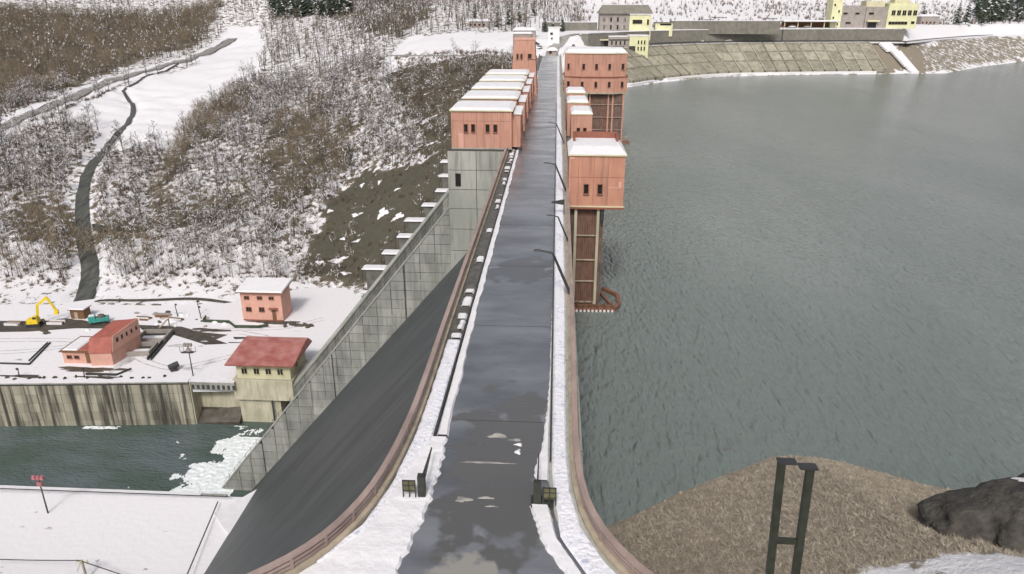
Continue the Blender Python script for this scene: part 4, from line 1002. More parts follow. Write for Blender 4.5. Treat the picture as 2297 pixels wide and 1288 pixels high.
# muddy track and heap patches
def patch(pts, z, m, name='mud_track', h=.03):
    mb = MB(); mb.poly([(x, y, z) for x, y in pts]); return mb.build(name, m, kind='structure')
patch([(-118, 186), (-108, 183.5), (-101.5, 180.5), (-95.5, 177.5), (-89.5, 178.5), (-94, 181), (-92, 184.3), (-100, 185.5), (-108, 189), (-122, 189.5)], -62.99, M['mud'])
patch([(-88.9, 181.5), (-84, 182.2), (-84.2, 183.1), (-90, 183)], -62.99, M['joint']); patch([(-89.5, 179), (-85, 179.2), (-85, 179.7), (-90, 179.6)], -62.99, M['joint'])
patch([(-170, 181), (-150, 183), (-138, 186), (-124, 186.5), (-122, 191), (-140, 191), (-170, 189.5)], -62.985, M['mud'])
for k in range(7):
    t = thing('timber_stack', ['brown boards stacked in front of the timber hut', 'pile of planks left of the timber hut', 'grey plank stack behind the yellow excavator', 'planks lying right of the teal truck', 'snowy planks beyond the teal truck', 'slanting planks on the far edge of the yard', 'short plank pile beside the muddy track'][k], 'planks', ((-146, -152, -158, -127, -122, -117, -112)[k], (189, 188.5, 187.6, 190.5, 193.5, 196, 193)[k], -63), random.uniform(-.3, .5))
    for q in range(5): MB().box(-2.2+random.uniform(-.3, .3), -1.0+q*.42, 0, 2.2+random.uniform(-.3, .3), -.65+q*.42, .4+random.uniform(0, .5)).build('plank', random.choice([M['wood'], M['grey_wall'], M['rail_lt'], M['snow']]), t)
t = thing('conveyor', 'pale slanting timber ramp at the back of the yard', 'ramp', (-113.5, 187, -63), .3)
MB().beam((0, 0, .3), (3.6, 1.2, 3.6), .5, .3).build('ramp', M['rail_lt'], t); MB().beam((2.6, .9, 0), (2.6, .9, 2.6), .25, .25).build('leg', M['wood'], t)
# rubble row behind the coping
for k in range(16):
    mb = MB(); blob(mb, 0, 0, 0, random.uniform(.3, .8), random.uniform(.3, .5), random.uniform(.3, .8))
    o = mb.build('boulder', M['rock'], label='small dark boulder in the snow along the edge of the basin wall', cat='boulder', group='boulders along the basin wall edge'); o.location = (-137+k*2.6+random.uniform(-.9, .9), 155.2+(k*.19)+random.uniform(-.1, .9), -63)

# ----- near side of the basin
MB().prism([(-190, 120.4), (-64, 122.2), (-60, 117), (-60, 95), (-190, 92)], -74, -71.0).build('lower_bank_snow', M['snow_yard2'], kind='structure')
t = thing('basin_wall', 'low dark wall with two snow covered ledges on the near side of the basin', 'wall', (-110, 126, -75))
MB().box(-80, -1.6, -3, 41.5, 0, 2.2).build('wall', M['concrete'], t)
MB().box(-80, -1.5, 2.2, 36, -.1, 2.42).build('snow_cap', M['snow'], t)
MB().box(-80, -5.2, -3, 45, -1.6, 1.2).build('walkway', M['joint'], t)
MB().box(-80, -3.6, 1.2, 47.5, -2.5, 3.3).build('inner_wall', M['concrete'], t); MB().box(-80, -3.65, 3.3, 47.6, -2.45, 3.5).build('snow_cap', M['snow'], t)
MB().beam((42.5, -6, 4.9), (46.5, -28, 5.6), .1, .35).build('hand_rail', M['dark'], t)
MB().beam((-80, -4.4, 4.75), (44, -4.1, 4.75), .12, .16).build('hand_rail', M['dark'], t)
# pole with cables
t = thing('utility_pole', 'top of a weathered utility pole with insulators at the lower left', 'pole', (-82.2, 98.5, -71))
MB().tube((0, 0, 0), (0, 0, 4.2), .25, .2, 8).build('pole', M['concrete_beige'], t); MB().beam((-1.2, 0, 3.9), (1.2, 0, 3.9), .14, .14).build('crossarm', M['cream'], t)
MB().beam((-.2, 0, 4.0), (-1.5, .2, 1.5), .14, .14).build('stay', M['cream'], t)
im = MB().tube((0, 0, 0), (0, 0, .4), .13, .09, 6).mesh('insulator', M['cream'])
for x in (-1.0, 0, 1.0): inst('insulator', im, t, (x, 0, 3.97))
t = thing('power_cable', 'black overhead cable running left from the utility pole', 'cable', (-82.2, 98.5, -66.8)); mb = MB()
cp = [(x, .4*(x/28)**1, -.35*math.sin(-x/28*math.pi)) for x in np.linspace(0, -28, 15)]
for a, b in zip(cp[:-1], cp[1:]): mb.tube(a, b, .09, n=5)
mb.build('cable', M['dark'], t)
t = thing('power_cable', 'black cable dropping right from the utility pole', 'cable', (-82.2, 98.5, -67.0)); mb = MB(); cp = [(x, -.12*x, -.24*x) for x in np.linspace(0, 14, 8)]
for a, b in zip(cp[:-1], cp[1:]): mb.tube(a, b, .09, n=5)
mb.build('cable', M['dark'], t)
# ---------------------------------------------------------------- far bank
def fpt(s, off):      # s metres along the far shore curve (start at the dam), off metres inland
    P = FARS; acc = 0
    for a, b in zip(P[:-1], P[1:]):
        L = math.dist(a, b)
        if acc+L >= s:
            t = (s-acc)/L; tx, ty = (b[0]-a[0])/L, (b[1]-a[1])/L
            return (a[0]+(b[0]-a[0])*t-ty*off, a[1]+(b[1]-a[1])*t+tx*off)
        acc += L
    return P[-1]
FARS = smooth_path(FAR[1:], 4)
def strip(name, s0, s1, o0, o1, z0, z1, m, parent=None, step=6, loc=None, **kw):
    """solid band along the shore between offsets, with bottom z0 and top z1"""
    lx, ly, lz = loc or (0, 0, 0); n = max(2, int((s1-s0)/step)); V = []
    for i in range(n+1):
        s = s0+(s1-s0)*i/n; a = fpt(s, o0); b = fpt(s, o1)
        V += [(a[0]-lx, a[1]-ly, z0-lz), (a[0]-lx, a[1]-ly, z1-lz), (b[0]-lx, b[1]-ly, z1-lz), (b[0]-lx, b[1]-ly, z0-lz)]
    mb = MB(); mb.v = V
    for i in range(n):
        for q in range(4): mb.f.append((i*4+q, (i+1)*4+q, (i+1)*4+(q+1) % 4, i*4+(q+1) % 4)); mb.m.append(0)
    mb.f += [(0, 1, 2, 3), (n*4+3, n*4+2, n*4+1, n*4)]; mb.m += [0, 0]
    return mb.build(name, m, parent, **kw)
strip('shore_road', 30, 420, 30, 37, .3, .62, M['lane'], kind='structure')
t = thing('terrace_wall', 'long grey stone terrace wall above the shore road on the far bank', 'wall', (60, 470, 0))
for k in range(26):
    strip('wall_panel', 42+k*8, 50-.12+k*8, 40, 44.6, -1, 8.5, M['wallgrey'], t, loc=(60, 470, 0), step=8)
strip('snow_cap', 42, 250, 39.8, 47, 8.52, 8.9, M['snow'], t, loc=(60, 470, 0))
t = thing('guard_fence', 'thin white guard fence along the far shore road', 'railing', (60, 445, 0))
strip('snow_ledge', 20, 420, 27.2, 30, .1, .75, M['snow'], t, loc=(60, 445, 0)); strip('rail', 20, 420, 29.3, 29.5, 1.2, 1.5, M['dark'], t, loc=(60, 445, 0))
t = thing('guard_fence', 'dark roadside fence at the foot of the far terrace wall', 'railing', (60, 455, 0))
strip('rail', 42, 250, 38.4, 38.7, .9, 1.6, M['joint'], t, loc=(60, 455, 0))
# revetment frame on the slope
t = thing('shore_revetment', 'brown concrete lattice facing the far bank of the reservoir', 'revetment', (60, 433, -17))
lo = Vector((60, 433, -17))
def zs(off): return float(np.interp(off, [0, 2, 28], [-17, -16, .3]))
ribm = []
for k in range(27):
    s = 14+k*8
    a0, a1 = fpt(s, 2.5), fpt(s, 27.5)
    if k % 1 == 0:
        MB().beam(Vector((*a0, zs(2.5)+1.35))-lo, Vector((*a1, zs(27.5)+1.1))-lo, .9, .7).build('rib', M['stone_dark'], t)
for off in (11, 19, 26):
    for k in range(26):
        s = 14+k*8
        if random.random() < .85: MB().beam(Vector((*fpt(s, off), zs(off)+1.35))-lo, Vector((*fpt(s+7.9, off), zs(off)+1.35))-lo, .8, .7).build('cross_rib', M['stone_dark'], t)
for k in range(26):
    for off0, off1 in ((3, 10.6), (11.4, 18.6), (19.4, 25.6)):
        s = 14.6+k*8; q = [fpt(s, off0), fpt(s+6.8, off0), fpt(s+6.8, off1), fpt(s, off1)]; zz = [zs(off0), zs(off0), zs(off1), zs(off1)]
        MB().hexa([Vector((*p, z-.6))-lo for p, z in zip(q, zz)]+[Vector((*p, z+1.2))-lo for p, z in zip(q, zz)]).build('slope_panel', M['stone_dark'], t)
# snow steps down the bank
def bank_stairs(s, w, label, m):
    t = thing('bank_stairs', label, 'stairs', (*fpt(s, 14), -8)); l = Vector((*fpt(s, 14), -8))
    for k in range(18):
        o0 = 1+k*1.5; a, b = fpt(s+9-k*.55, o0), fpt(s+9+w-k*.55, o0); c, d = fpt(s+9+w-k*.55, o0+1.5), fpt(s+9-k*.55, o0+1.5); z = zs(o0)+.5+k*.0
        MB().hexa([Vector((*p, z-1))-l for p in (a, b, c, d)]+[Vector((*p, z+.75))-l for p in (a, b, c, d)]).build('step', m, t)
bank_stairs(228, 5, 'snow covered stair climbing the far bank at the end of the lattice', M['snow'])
bank_stairs(6, 2.2, 'grey stair running down the bank beside the big intake building', M['concrete_lt'])
strip('snow_shore', 62, 215, .4, 3.6, -16.9, -15.4, M['snow'], step=3, kind='structure')
strip('snow_shore', 22, 52, .4, 3.0, -16.9, -15.7, M['snow'], step=3, kind='structure')
t = thing('terrace_wall', 'upper grey wall on the hillside behind the yellow shed', 'wall', (74, 512, 6))
for k in range(10): MB().box(k*7.0, 0, 0, k*7.0+6.9, 1.5, 8.0).build('wall_panel', M['wallgrey'], t)
MB().box(0, -.2, 8.0, 70, 2, 8.4).build('snow_cap', M['snow'], t)
t = thing('terrace_wall', 'grey wall with conifers at the far end of the dam road', 'wall', (-10, 492, 3))
for k in range(5): MB().box(k*7.0, 0, 0, k*7.0+6.9, 1.5, 10.5).build('wall_panel', M['wallgrey'], t)
MB().box(0, -.2, 10.5, 35, 2, 10.9).build('snow_cap', M['snow'], t)
# administration building: grey front, yellow right part
t = thing('office_building', 'yellow and grey office block with dark mansard roof beyond the big intake building', 'building', (26, 488, 3))
MB().box(0, 0, 0, 18.6, 14, 15.6).build('grey_wing', M['grey_wall'], t); MB().box(18.6, -.6, 0, 32, 14, 14.8).build('yellow_wing', M['yellow'], t)
mb = MB(); mb.frus((-1, -1.5, 33, 15), 15.7, (2, 3, 30, 12), 20.8); mb.build('roof', M['wallgrey'], t)
MB().box(2, 3, 20.82, 30, 12, 21.1).build('snow_cap', M['snow'], t)
for k in range(4):
    for z in (2, 6.5, 11): window(t, 'S', 3+k*4.2, z, 1.1, 2.6, 0, fm=M['grey_wall'])
for k in range(8): MB().box(.3+k*2.5, -.35, .2, .7+k*2.5, -.05, 15).build('fin', M['grey_wall'], t)
window(t, 'S', 23.5, 9.8, 6.0, 2.4, -.6, fm=M['yellow']); 
for u in (20.5, 22.7, 24.9, 27.1, 30): window(t, 'S', u, 2.6, 1.2, 3.0, -.6, fm=M['yellow'])
window(t, 'S', 30, 9.2, 1.2, 3.2, -.6, fm=M['yellow'])
t = thing('annex_building', 'lemon yellow lower annex on the bank beneath the office block', 'building', (30, 452, -7))
MB().box(0, 3, 3, 12, 14, 13.4).build('grey_wing', M['grey_wall'], t); MB().box(12, 0, -3, 23, 14, 14).build('yellow_wing', M['yellow'], t)
MB().box(-14, 3, 11.4, 12, 14, 12).build('link_roof', M['cream'], t); MB().box(-14, 6, 5, 0, 14, 11.4).build('link_wall', M['joint'], t)
MB().box(0, 2.8, 13.4, 12, 14, 13.8).build('snow_cap', M['snow'], t); MB().box(11.8, -.2, 14.0, 23.2, 14, 14.4).build('snow_cap', M['snow'], t)
MB().box(11.9, -.05, 2.0, 15.6, 0, 8.5).build('recess', M['joint'], t)
for u in (17.2, 19, 20.8):
    for z in (6, 9.5): window(t, 'S', u, z, .8, 2.2, 0, fm=M['yellow'])
for u in (2, 4.5, 7, 9.5): window(t, 'S', u, 9.0, .9, 2.2, 3, fm=M['grey_wall'])
t = thing('yellow_shed', 'plain lemon yellow cube shed right of the office block', 'shed', (62, 498, 5))
MB().box(0, 0, 0, 11, 8, 8).build('wall', M['yellow'], t); MB().box(-.3, -.3, 8, 11.3, 8.3, 8.4).build('roof', M['wallgrey'], t); MB().box(3, -.1, 6.6, 10, 0, 7.7).build('window', M['pane'], t)
t = thing('school_building', 'large yellow building with rows of dark windows at the top right', 'building', (190.5, 556, 8.2)); t.scale = (.91, 1, 1)
MB().box(0, 0, 0, 7.5, 12, 24).build('tower_wing', M['yellow'], t); MB().box(7.5, 2, 0, 26, 14, 15).build('grey_wing', M['grey_wall'], t)
MB().box(26, 1, 0, 42, 14, 14.2).build('grey_wing', M['grey_wall'], t); MB().box(42, 0, 0, 64, 14, 16.5).build('yellow_wing', M['yellow'], t)
MB().box(47, 3, 16.5, 58, 12, 20.5).build('roof_block', M['cream'], t); MB().box(26, 3, 14.2, 40, 13, 18).build('roof_block', M['cream'], t)
for u in (46, 50, 54, 58, 62): window(t, 'S', u, 8.6, 2.8, 3.3, 0, fm=M['yellow'], mull=1)
window(t, 'S', 50.5, 2.6, 14, 2.0, 0, fm=M['yellow'], mull=5); window(t, 'S', 61.5, 3, 2.6, 1.8, 0, fm=M['yellow'])
for u in (11, 20): window(t, 'S', u, 9.2, 3.2, 1.2, 2, fm=M['grey_wall']); 
window(t, 'S', 14, 3, 4, 1.2, 2, fm=M['grey_wall']); window(t, 'S', 30, 9, 4, 1.6, 1, fm=M['yellow']); MB().box(27, -2, 4.6, 36, 1, 5.4).build('canopy', M['yellow'], t)
MB().box(28.5, .9, 0, 35, .98, 4).build('entrance', M['pane'], t)
for k in range(5): window(t, 'S', 1.6 if k % 2 else 5.2, 2+k*4.2, 1.2, 1.6, 0, fm=M['yellow'])
t = thing('car_shelter', 'long low shelter with snowy roof left of the large yellow building', 'shelter', (158, 552, 8.3))
for x in (0, 9, 18, 27, 35): MB().box(x, 0, 0, x+.5, .5, 4.2).build('post', M['cream'], t)
MB().box(-1, -1, 4.2, 37, 8, 4.6).build('roof', M['wallgrey'], t); MB().box(-1, -1, 4.6, 37, 8, 5.4).build('snow_cap', M['snow'], t); MB().box(0, 7, 0, 36, 7.6, 4.2).build('back_wall', M['wood'], t)
def car(x, y, z, rz, m, label):
    t = thing('parked_car', label, 'car', (x, y, z), rz)
    MB().frus((-2.2, -.9, 2.2, .9), .35, (-2.1, -.85, 2.1, .85), 1.0).build('body', m, t); MB().frus((-1.3, -.82, 1.2, .82), 1.0, (-.8, -.7, .7, .7), 1.55).build('cabin', M['pane'], t)
    MB().box(-.8, -.7, 1.552, .7, .7, 1.62).build('roof', m, t)
    for a in (-1.4, 1.4):
        for b in (-.85, .85): inst('wheel', wm, t, (a, b, .36), 0, .85)
car(162, 547, 9.0, .1, M['white'], 'white car parked left of the snowy car shelter'); car(172, 546, 9.0, .05, M['grey_wall'], 'grey car parked in front of the snowy car shelter'); car(154, 545, 8.9, .2, M['orange'], 'orange red vehicle at the left end of the parked cars')
t = thing('gate_hut', 'white gate hut with two dark windows standing at the far end of the dam road', 'hut', (-5.2, 436, float(zat(-2, 436))-.6))
MB().box(0, 0, 0, 6.4, 6, 9.2).build('wall', M['white'], t); MB().box(-.3, -.3, 9.2, 6.7, 6.3, 9.6).build('snow_cap', M['snow'], t)
window(t, 'S', 1.9, 5.4, 1.5, 1.3, 0, fm=M['white']); window(t, 'S', 2.1, 3.0, 1.0, 1.0, 0, fm=M['white'])
for (x, y, w, d, h, lab) in ((-26, 455, 13, 9, 4.5, 'low white roofed house left of the gate hut'), (-60, 520, 14, 8, 3.6, 'low building with snowy roof behind the parking ground'),
        (-176, 640, 15, 9, 5.5, 'small pavilion with snowy roof below the dark firs'), (-5, 410, 5, 3, 2.2, 'small snow covered box beside the road end'), (290, 640, 14, 9, 6, 'small house among trees right of the large yellow building')):
    t = thing('small_house', lab, 'house', (x, y, float(zat(x, y))-1)); MB().box(0, 0, 0, w, d, h+1).build('wall', M['grey_wall'], t)
    MB().frus((-.6, -.6, w+.6, d+.6), h+1, (1, d/2-.2, w-1, d/2+.2), h+2.6).build('snow_roof', M['snow'], t)
    for u in np.arange(1.5, w-1, 3): window(t, 'S', float(u), 1.8, 1.3, 1.2, 0)
# guard rail at the parking ground edge and the olive slope under it
t = thing('retaining_wall', 'low pale retaining wall under the snowy parking ground', 'wall', (-40, 391, -3))
for k in range(4): MB().box(8+k*5.5, -2, -6, 13.4+k*5.5, -.8, 3.1).build('concrete_panel', M['concrete_lt'], t)
MB().box(-48, -.3, 2.4, 30, -.05, 3.0).build('rail', M['concrete'], t)

# ---------------------------------------------------------------- lake bank, rock, snow at lower right
def rock_mesh(name, cx, cy, cz, sx, sy, sz, mats, seed, nu=90, nv=40, label=None, cat=None, rot=0):
    r = np.random.default_rng(seed); ph = r.uniform(0, 6, 12); V = []
    for j in range(nv+1):
        th = math.pi*.5*j/nv
        for i in range(nu):
            a = 2*math.pi*i/nu; ca, sa = math.cos(a), math.sin(a)
            k = 1+.12*math.sin(3*a+ph[0])+.09*math.sin(5*a+ph[1]+th*3)+.06*math.sin(9*a+ph[2]+th*6)+.012*r.uniform(-1, 1)
            R = math.cos(th)**.8; k += .22*mnoise.fractal(Vector((ca*1.6*R, sa*1.6*R, math.sin(th)*2.2+seed)), .8, 2.1, 7); x = sx*R*k*ca; y = sy*R*k*sa; z = sz*math.sin(th)*(1+.1*math.sin(2*a+ph[3]))
            V.append((x, y, z))
    Fc = [(j*nu+i, j*nu+(i+1) % nu, (j+1)*nu+(i+1) % nu, (j+1)*nu+i) for j in range(nv) for i in range(nu)]
    me = rawmesh(name, V, Fc, mats); o = bpy.data.objects.new(name, me); COL.objects.link(o); o.location = (cx, cy, cz); o.rotation_euler = (0, 0, rot); setp(o, label, cat)
    me.polygons.foreach_set('use_smooth', [True]*len(Fc)); return o

mb = MB()
P_ = smooth_path([(-3.4, 386), (-3.6, 400), (-2.0, 420), (2, 440), (12, 462)], 2); A_ = offset(P_, 3.0); B_ = offset(P_, -3.0)
for i in range(len(P_)-1): mb.poly([(x, y, float(zat(x, y))+.35) for x, y in (A_[i], B_[i], B_[i+1], A_[i+1])])
mb.build('access_road', M['slush'], kind='structure')
for (x, y, rz, m_, lab) in ((-9.5, 418, 1.2, M['white'], 'white car parked beside the far end of the dam road'), (-12, 428, .2, M['dark'], 'dark car parked near the white gate hut'), (9, 430, 1.5, M['grey_wall'], 'grey car right of the white gate hut')): car(x, y, float(zat(x, y))+.1, rz, m_, lab)
for k, (x, y, s_) in enumerate(((-10.5, 402, 1.9), (-9, 410, 1.2), (4.5, 405, 1.4), (6, 420, 1.8), (-14, 412, 1.3))):
    mb = MB(); blob(mb, 0, 0, -.3, s_*1.5, s_, s_*.8, n=12); o = mb.build('snow_heap', M['snow'], smooth=True, label=['large ploughed snow heap left of the far road end', 'small snow heap behind the large one at the road end', 'snow heap at the lake side of the far road end', 'snow heap right of the gate hut', 'snow heap between the parked cars and the hut'][k], cat='snow heap'); o.location = (x, y, float(zat(x, y)))
t = thing('guard_fence', 'dark fence closing the lake side beyond the big intake building', 'railing', (3, 388, 0))
for k in range(16): MB().box(k*2.2, k*1.2, -.5, k*2.2+.15, k*1.2+.15, 1.5).build('post', M['dark'], t)
MB().beam((0, 0, 1.35), (34, 18.5, 1.35), .12, .15).build('rail', M['dark'], t); MB().beam((0, 0, .7), (34, 18.5, .7), .1, .12).build('rail', M['dark'], t)
rk = rock_mesh('rock_outcrop', 34.6, 41.4, -12.0, 10.5, 6.8, 7.2, [M['rock']], 3, label='dark rounded rock rising from the brown lake bank at the right edge', cat='rock', rot=.5)
rk.update_tag(); mw = Matrix.Translation(rk.location) @ rk.rotation_euler.to_matrix().to_4x4(); mb = MB()
for p in rk.data.polygons:
    c = mw @ p.center; nz = p.normal.z
    if nz > .45 and c.z > -6.6 and c.x > 31.6 and mnoise.noise(c*.9) > -.05: mb.poly([mw @ rk.data.vertices[v].co+Vector((0, 0, .07)) for v in p.vertices])
if mb.f: mb.build('snow_patch', M['snow'], fix=False, smooth=True, kind='structure')
for k, (x, y, z, s) in enumerate(()):
    mb = MB(); blob(mb, 0, 0, -.25, s, s*.55, .45, n=11)
    o = mb.build('snow_patch', M['snow'], smooth=True, kind='structure'); o.location = (x, y, z+.1)
def scatter(V0, F0, mi0, X, Y, Z, S, R, tilt=.08):
    """many copies of one small mesh as a single vertex array"""
    n = len(X); V0 = np.asarray(V0, float); c, s = np.cos(R), np.sin(R)
    x = V0[None, :, 0]*c[:, None]-V0[None, :, 1]*s[:, None]; y = V0[None, :, 0]*s[:, None]+V0[None, :, 1]*c[:, None]
    z = np.repeat(V0[None, :, 2], n, 0)
    lx, ly = rng.normal(0, tilt, (2, n, 1)); x = x+z*lx; y = y+z*ly
    V = np.stack([x*S[:, None]+X[:, None], y*S[:, None]+Y[:, None], z*S[:, None]+Z[:, None]], -1).reshape(-1, 3)
    Fc = (np.asarray(F0)[None]+(np.arange(n)*len(V0))[:, None, None]).reshape(-1, 3)
    return V, Fc, np.tile(mi0, n)
def tree_mesh(seed, h=9, nb=13, tw=4, w=.10, snow=True, spread=.42):
    r = np.random.default_rng(seed); V = []; F = []; Mi = []
    def spike(p, q, w0, m, three=False):
        p, q = np.array(p, float), np.array(q, float); d = q-p; a = np.cross(d, r.normal(size=3)); a /= np.linalg.norm(a)+1e-9
        b = len(V)
        if three:
            c = np.cross(d, a); c /= np.linalg.norm(c)+1e-9
            for k in range(3): t = 2.094*k; V.append(p+(a*math.cos(t)+c*math.sin(t))*w0)
            V.append(q); F.extend([(b, b+1, b+3), (b+1, b+2, b+3), (b+2, b, b+3)]); Mi.extend([m]*3)
        else:
            V.extend([p-a*w0, p+a*w0, q]); F.append((b, b+1, b+2)); Mi.append(m)
    lean = r.normal(0, .04, 2)*h
    spike((0, 0, -.3), (lean[0], lean[1], h), w*1.5, 1, True)
    for k in range(nb):
        t = r.uniform(.22, .95); z = h*t; L = h*spread*(1.12-t)*r.uniform(.7, 1.2); a = r.uniform(0, 6.283); up = r.uniform(.4, 1.1)
        p = np.array([lean[0]*t, lean[1]*t, z]); q = p+np.array([math.cos(a)*L, math.sin(a)*L, L*up])
        spike(p, q, w*.75, 0)
        for j in range(tw):
            u = r.uniform(.25, 1); s = p+(q-p)*u; e = s+r.normal(0, .33, 3)*L+np.array([0, 0, L*.22]); spike(s, e, w*.6, 0)
            if snow and j <= 1: spike(s+[0, 0, .1], s+(e-s)*.85+[0, 0, .12], w*1.5, 2)
    return np.array(V), np.array(F), np.array(Mi)
def bush_mesh(seed, n=14, h=1.6):
    r = np.random.default_rng(seed); V = []; F = []; Mi = []
    for k in range(n):
        a = r.uniform(0, 6.283); e = np.array([math.cos(a)*r.uniform(.3, 1.1), math.sin(a)*r.uniform(.3, 1.1), h*r.uniform(.5, 1.1)]); p = np.array([r.normal(0, .2), r.normal(0, .2), -.1]); c = r.normal(size=3); c = np.cross(e, c); c /= np.linalg.norm(c)
        b = len(V); w = r.uniform(.05, .13); V.extend([p-c*w, p+c*w, p+e]); F.append((b, b+1, b+2)); Mi.append(0)
    return np.array(V), np.array(F), np.array(Mi)
def fir_mesh(seed, h=12, n=46):
    r = np.random.default_rng(seed); V = []; F = []; Mi = []
    b = 0; 
    for k in range(3): V.append((math.cos(2.094*k)*.2, math.sin(2.094*k)*.2, 0))
    V.append((0, 0, h)); F += [(0, 1, 3), (1, 2, 3), (2, 0, 3)]; Mi += [1]*3
    for k in range(n):
        t = (k+.5)/n; z = h*(.1+.88*t); R = h*.21*(1-t)**.8+.15; a = k*2.399+r.uniform(-.3, .3); L = R*r.uniform(.75, 1.2)
        ca, sa = math.cos(a), math.sin(a); wd = L*.42; b = len(V)
        V += [(0, 0, z+.3), (ca*L*.6-sa*wd, sa*L*.6+ca*wd, z-.15*L), (ca*L, sa*L, z-.32*L), (ca*L*.6+sa*wd, sa*L*.6-ca*wd, z-.15*L)]
        F += [(b, b+1, b+2), (b, b+2, b+3)]; Mi += [0, 0] if r.random() > .12 else [2, 2]
    return np.array(V, float), np.array(F), np.array(Mi)
def density(x, y):
    wob = 6*np.sin(x*.13+y*.05)+5*np.sin(y*.17-x*.07); xx = x+wob*.5; yy = y+wob*.6
    d = np.full(np.shape(x), .75)+.25*np.sin(x*.045+2)*np.sin(y*.038)
    d[inpoly(Z_BROWNTL, xx, yy)] = 1.0
    d *= .85+.35*np.clip(np.sin(x*.21+2*np.sin(y*.09))*np.sin(y*.17+x*.05), -1, 1)
    for z in Z_BR: d[inpoly(z, xx, yy)] *= .4
    d[inpoly(Z_OLIVE, xx, yy)] = .22; d[inpoly(Z_DARKS, xx, yy)] = .03
    d[inpoly(Z_SNOWF, x+wob*.3, y+wob*.3)] = 0
    d[pdist(P_ROAD, x, y) < 9] = 0; d[pdist(P_CANAL, x, y) < 6] = 0
    d[y < 214] = 0; d[(y < 222) & (x > -100)] = 0
    d[(x > -95) & (x < 60) & (y > 388) & (y < 490)] = 0; d[(x > -9) & (y < 492)] = 0
    d[(x > -14) & (y < 396)] = 0
    d[(np.abs(x+168) < 14) & (np.abs(y-640) < 12)] = 0; d[inpoly(Z_FIR, x, y)] = 0
    return d
# --- the mass of bare trees
TV = [tree_mesh(k, random.uniform(8, 11), 13, 4, .085) for k in range(6)]
def place(n, x0, x1, y0, y1, dens=density, ref=None):
    x = rng.uniform(x0, x1, n); y = rng.uniform(y0, y1, n); k = rng.uniform(0, 1, n) < dens(x, y); return x[k], y[k]
def mass(name, variants, mats, X, Y, S, label, cat, tilt=.08, sink=0):
    Vs = []; Fs = []; Ms = []; off = 0; idx = rng.integers(0, len(variants), len(X))
    for v, (V0, F0, m0) in enumerate(variants):
        k = idx == v
        if not k.any(): continue
        V, Fc, mi = scatter(V0, F0, m0, X[k], Y[k], zat(X[k], Y[k])-sink, S[k], rng.uniform(0, 6.283, k.sum()), tilt)
        Vs.append(V); Fs.append(Fc+off); Ms.append(mi); off += len(V)
    me = rawmesh(name, np.concatenate(Vs), np.concatenate(Fs), mats, np.concatenate(Ms)); o = bpy.data.objects.new(name, me); COL.objects.link(o); return setp(o, label, cat, kind='stuff')
MT = [M['twig'], M['bark'], M['snow']]; MT2 = [M['twig2'], M['bark'], M['snow']]
# nearest trees one by one (above the yard, left and centre)
x, y = place(900, -180, -62, 218, 262); keep = np.argsort(y)[:260]; x, y = x[keep], y[keep]
ONE = []
for k in range(5):
    V, Fc, mi = tree_mesh(100+k, random.uniform(7.5, 10), 14, 5, .08)
    tr = mi == 1
    a = rawmesh('trunk', V, Fc[tr], [M['bark']]); me2 = rawmesh('crown', V, Fc[~tr], MT, mi[~tr])
    ONE.append((a, me2))
for k in range(len(x)):
    t = bpy.data.objects.new('bare_tree', None); COL.objects.link(t); t.location = (x[k], y[k], float(zat(x[k], y[k]))-.2); t.rotation_euler = (0, 0, random.uniform(0, 6.28)); s = random.uniform(.65, 1.15); t.scale = (s, s, s)
    setp(t, 'leafless grey brown tree on the snowy slope behind the yard', 'tree', 'bare trees on the snowy slope behind the yard')
    a, b = ONE[k % 5]
    for nm, me in (('trunk', a), ('crown', b)):
        o = bpy.data.objects.new(nm, me); COL.objects.link(o); o.parent = t
cut_y = float(y.max())
BRV = [tree_mesh(70+k, random.uniform(7, 10), 15, 4, .10, snow=False) for k in range(4)]
def dbr(a, b):
    w_ = 6*np.sin(a*.13+b*.05)+5*np.sin(b*.17-a*.07); m = np.zeros(np.shape(a), bool)
    for z in Z_BR: m |= inpoly(z, a+w_*.5, b+w_*.6)
    return m*1.0
bx_, by_ = place(3800, -215, -80, 205, 430, dbr)
mass('brown_wood', BRV, [M['twig3'], M['bark']], bx_, by_, rng.uniform(.6, 1.1, len(bx_)), 'patches of brown snowless thicket on the hillside beyond the yard', 'wood')
def dens2(x, y): d = density(x, y); d[(x > -180) & (x < -62) & (y < cut_y-6)] = 0; return d
x, y = place(6400, -300, -12, 214, 430, dens2)
mass('bare_wood', TV, MT, x, y, rng.uniform(.6, 1.15, len(x)), 'mass of leafless grey trees covering the snowy hillside beyond the yard', 'wood')
x, y = place(6500, -480, -282, 300, 730, lambda a, b: inpoly(Z_BROWNTL, a, b)*1.0)
mass('brown_wood', BRV, [M['twig3'], M['bark']], x, y, rng.uniform(.8, 1.3, len(x)), 'dense brown leafless wood above the road at the upper left', 'wood')
TF = [tree_mesh(50+k, random.uniform(9, 12), 8, 2, .16, snow=k % 2 == 0) for k in range(4)]
x, y = place(5200, -420, 20, 430, 900)
mass('distant_wood', TF, MT, x, y, rng.uniform(.8, 1.3, len(x)), 'far leafless trees on the hills at the top of the view', 'wood')
x, y = place(1800, -240, -90, 490, 860, lambda a, b: inpoly(Z_BT2, a, b)*1.0)
mass('distant_brown_wood', TF, MT2, x, y, rng.uniform(.9, 1.4, len(x)), 'brown leafless wood on the far hill above the parking ground', 'wood')
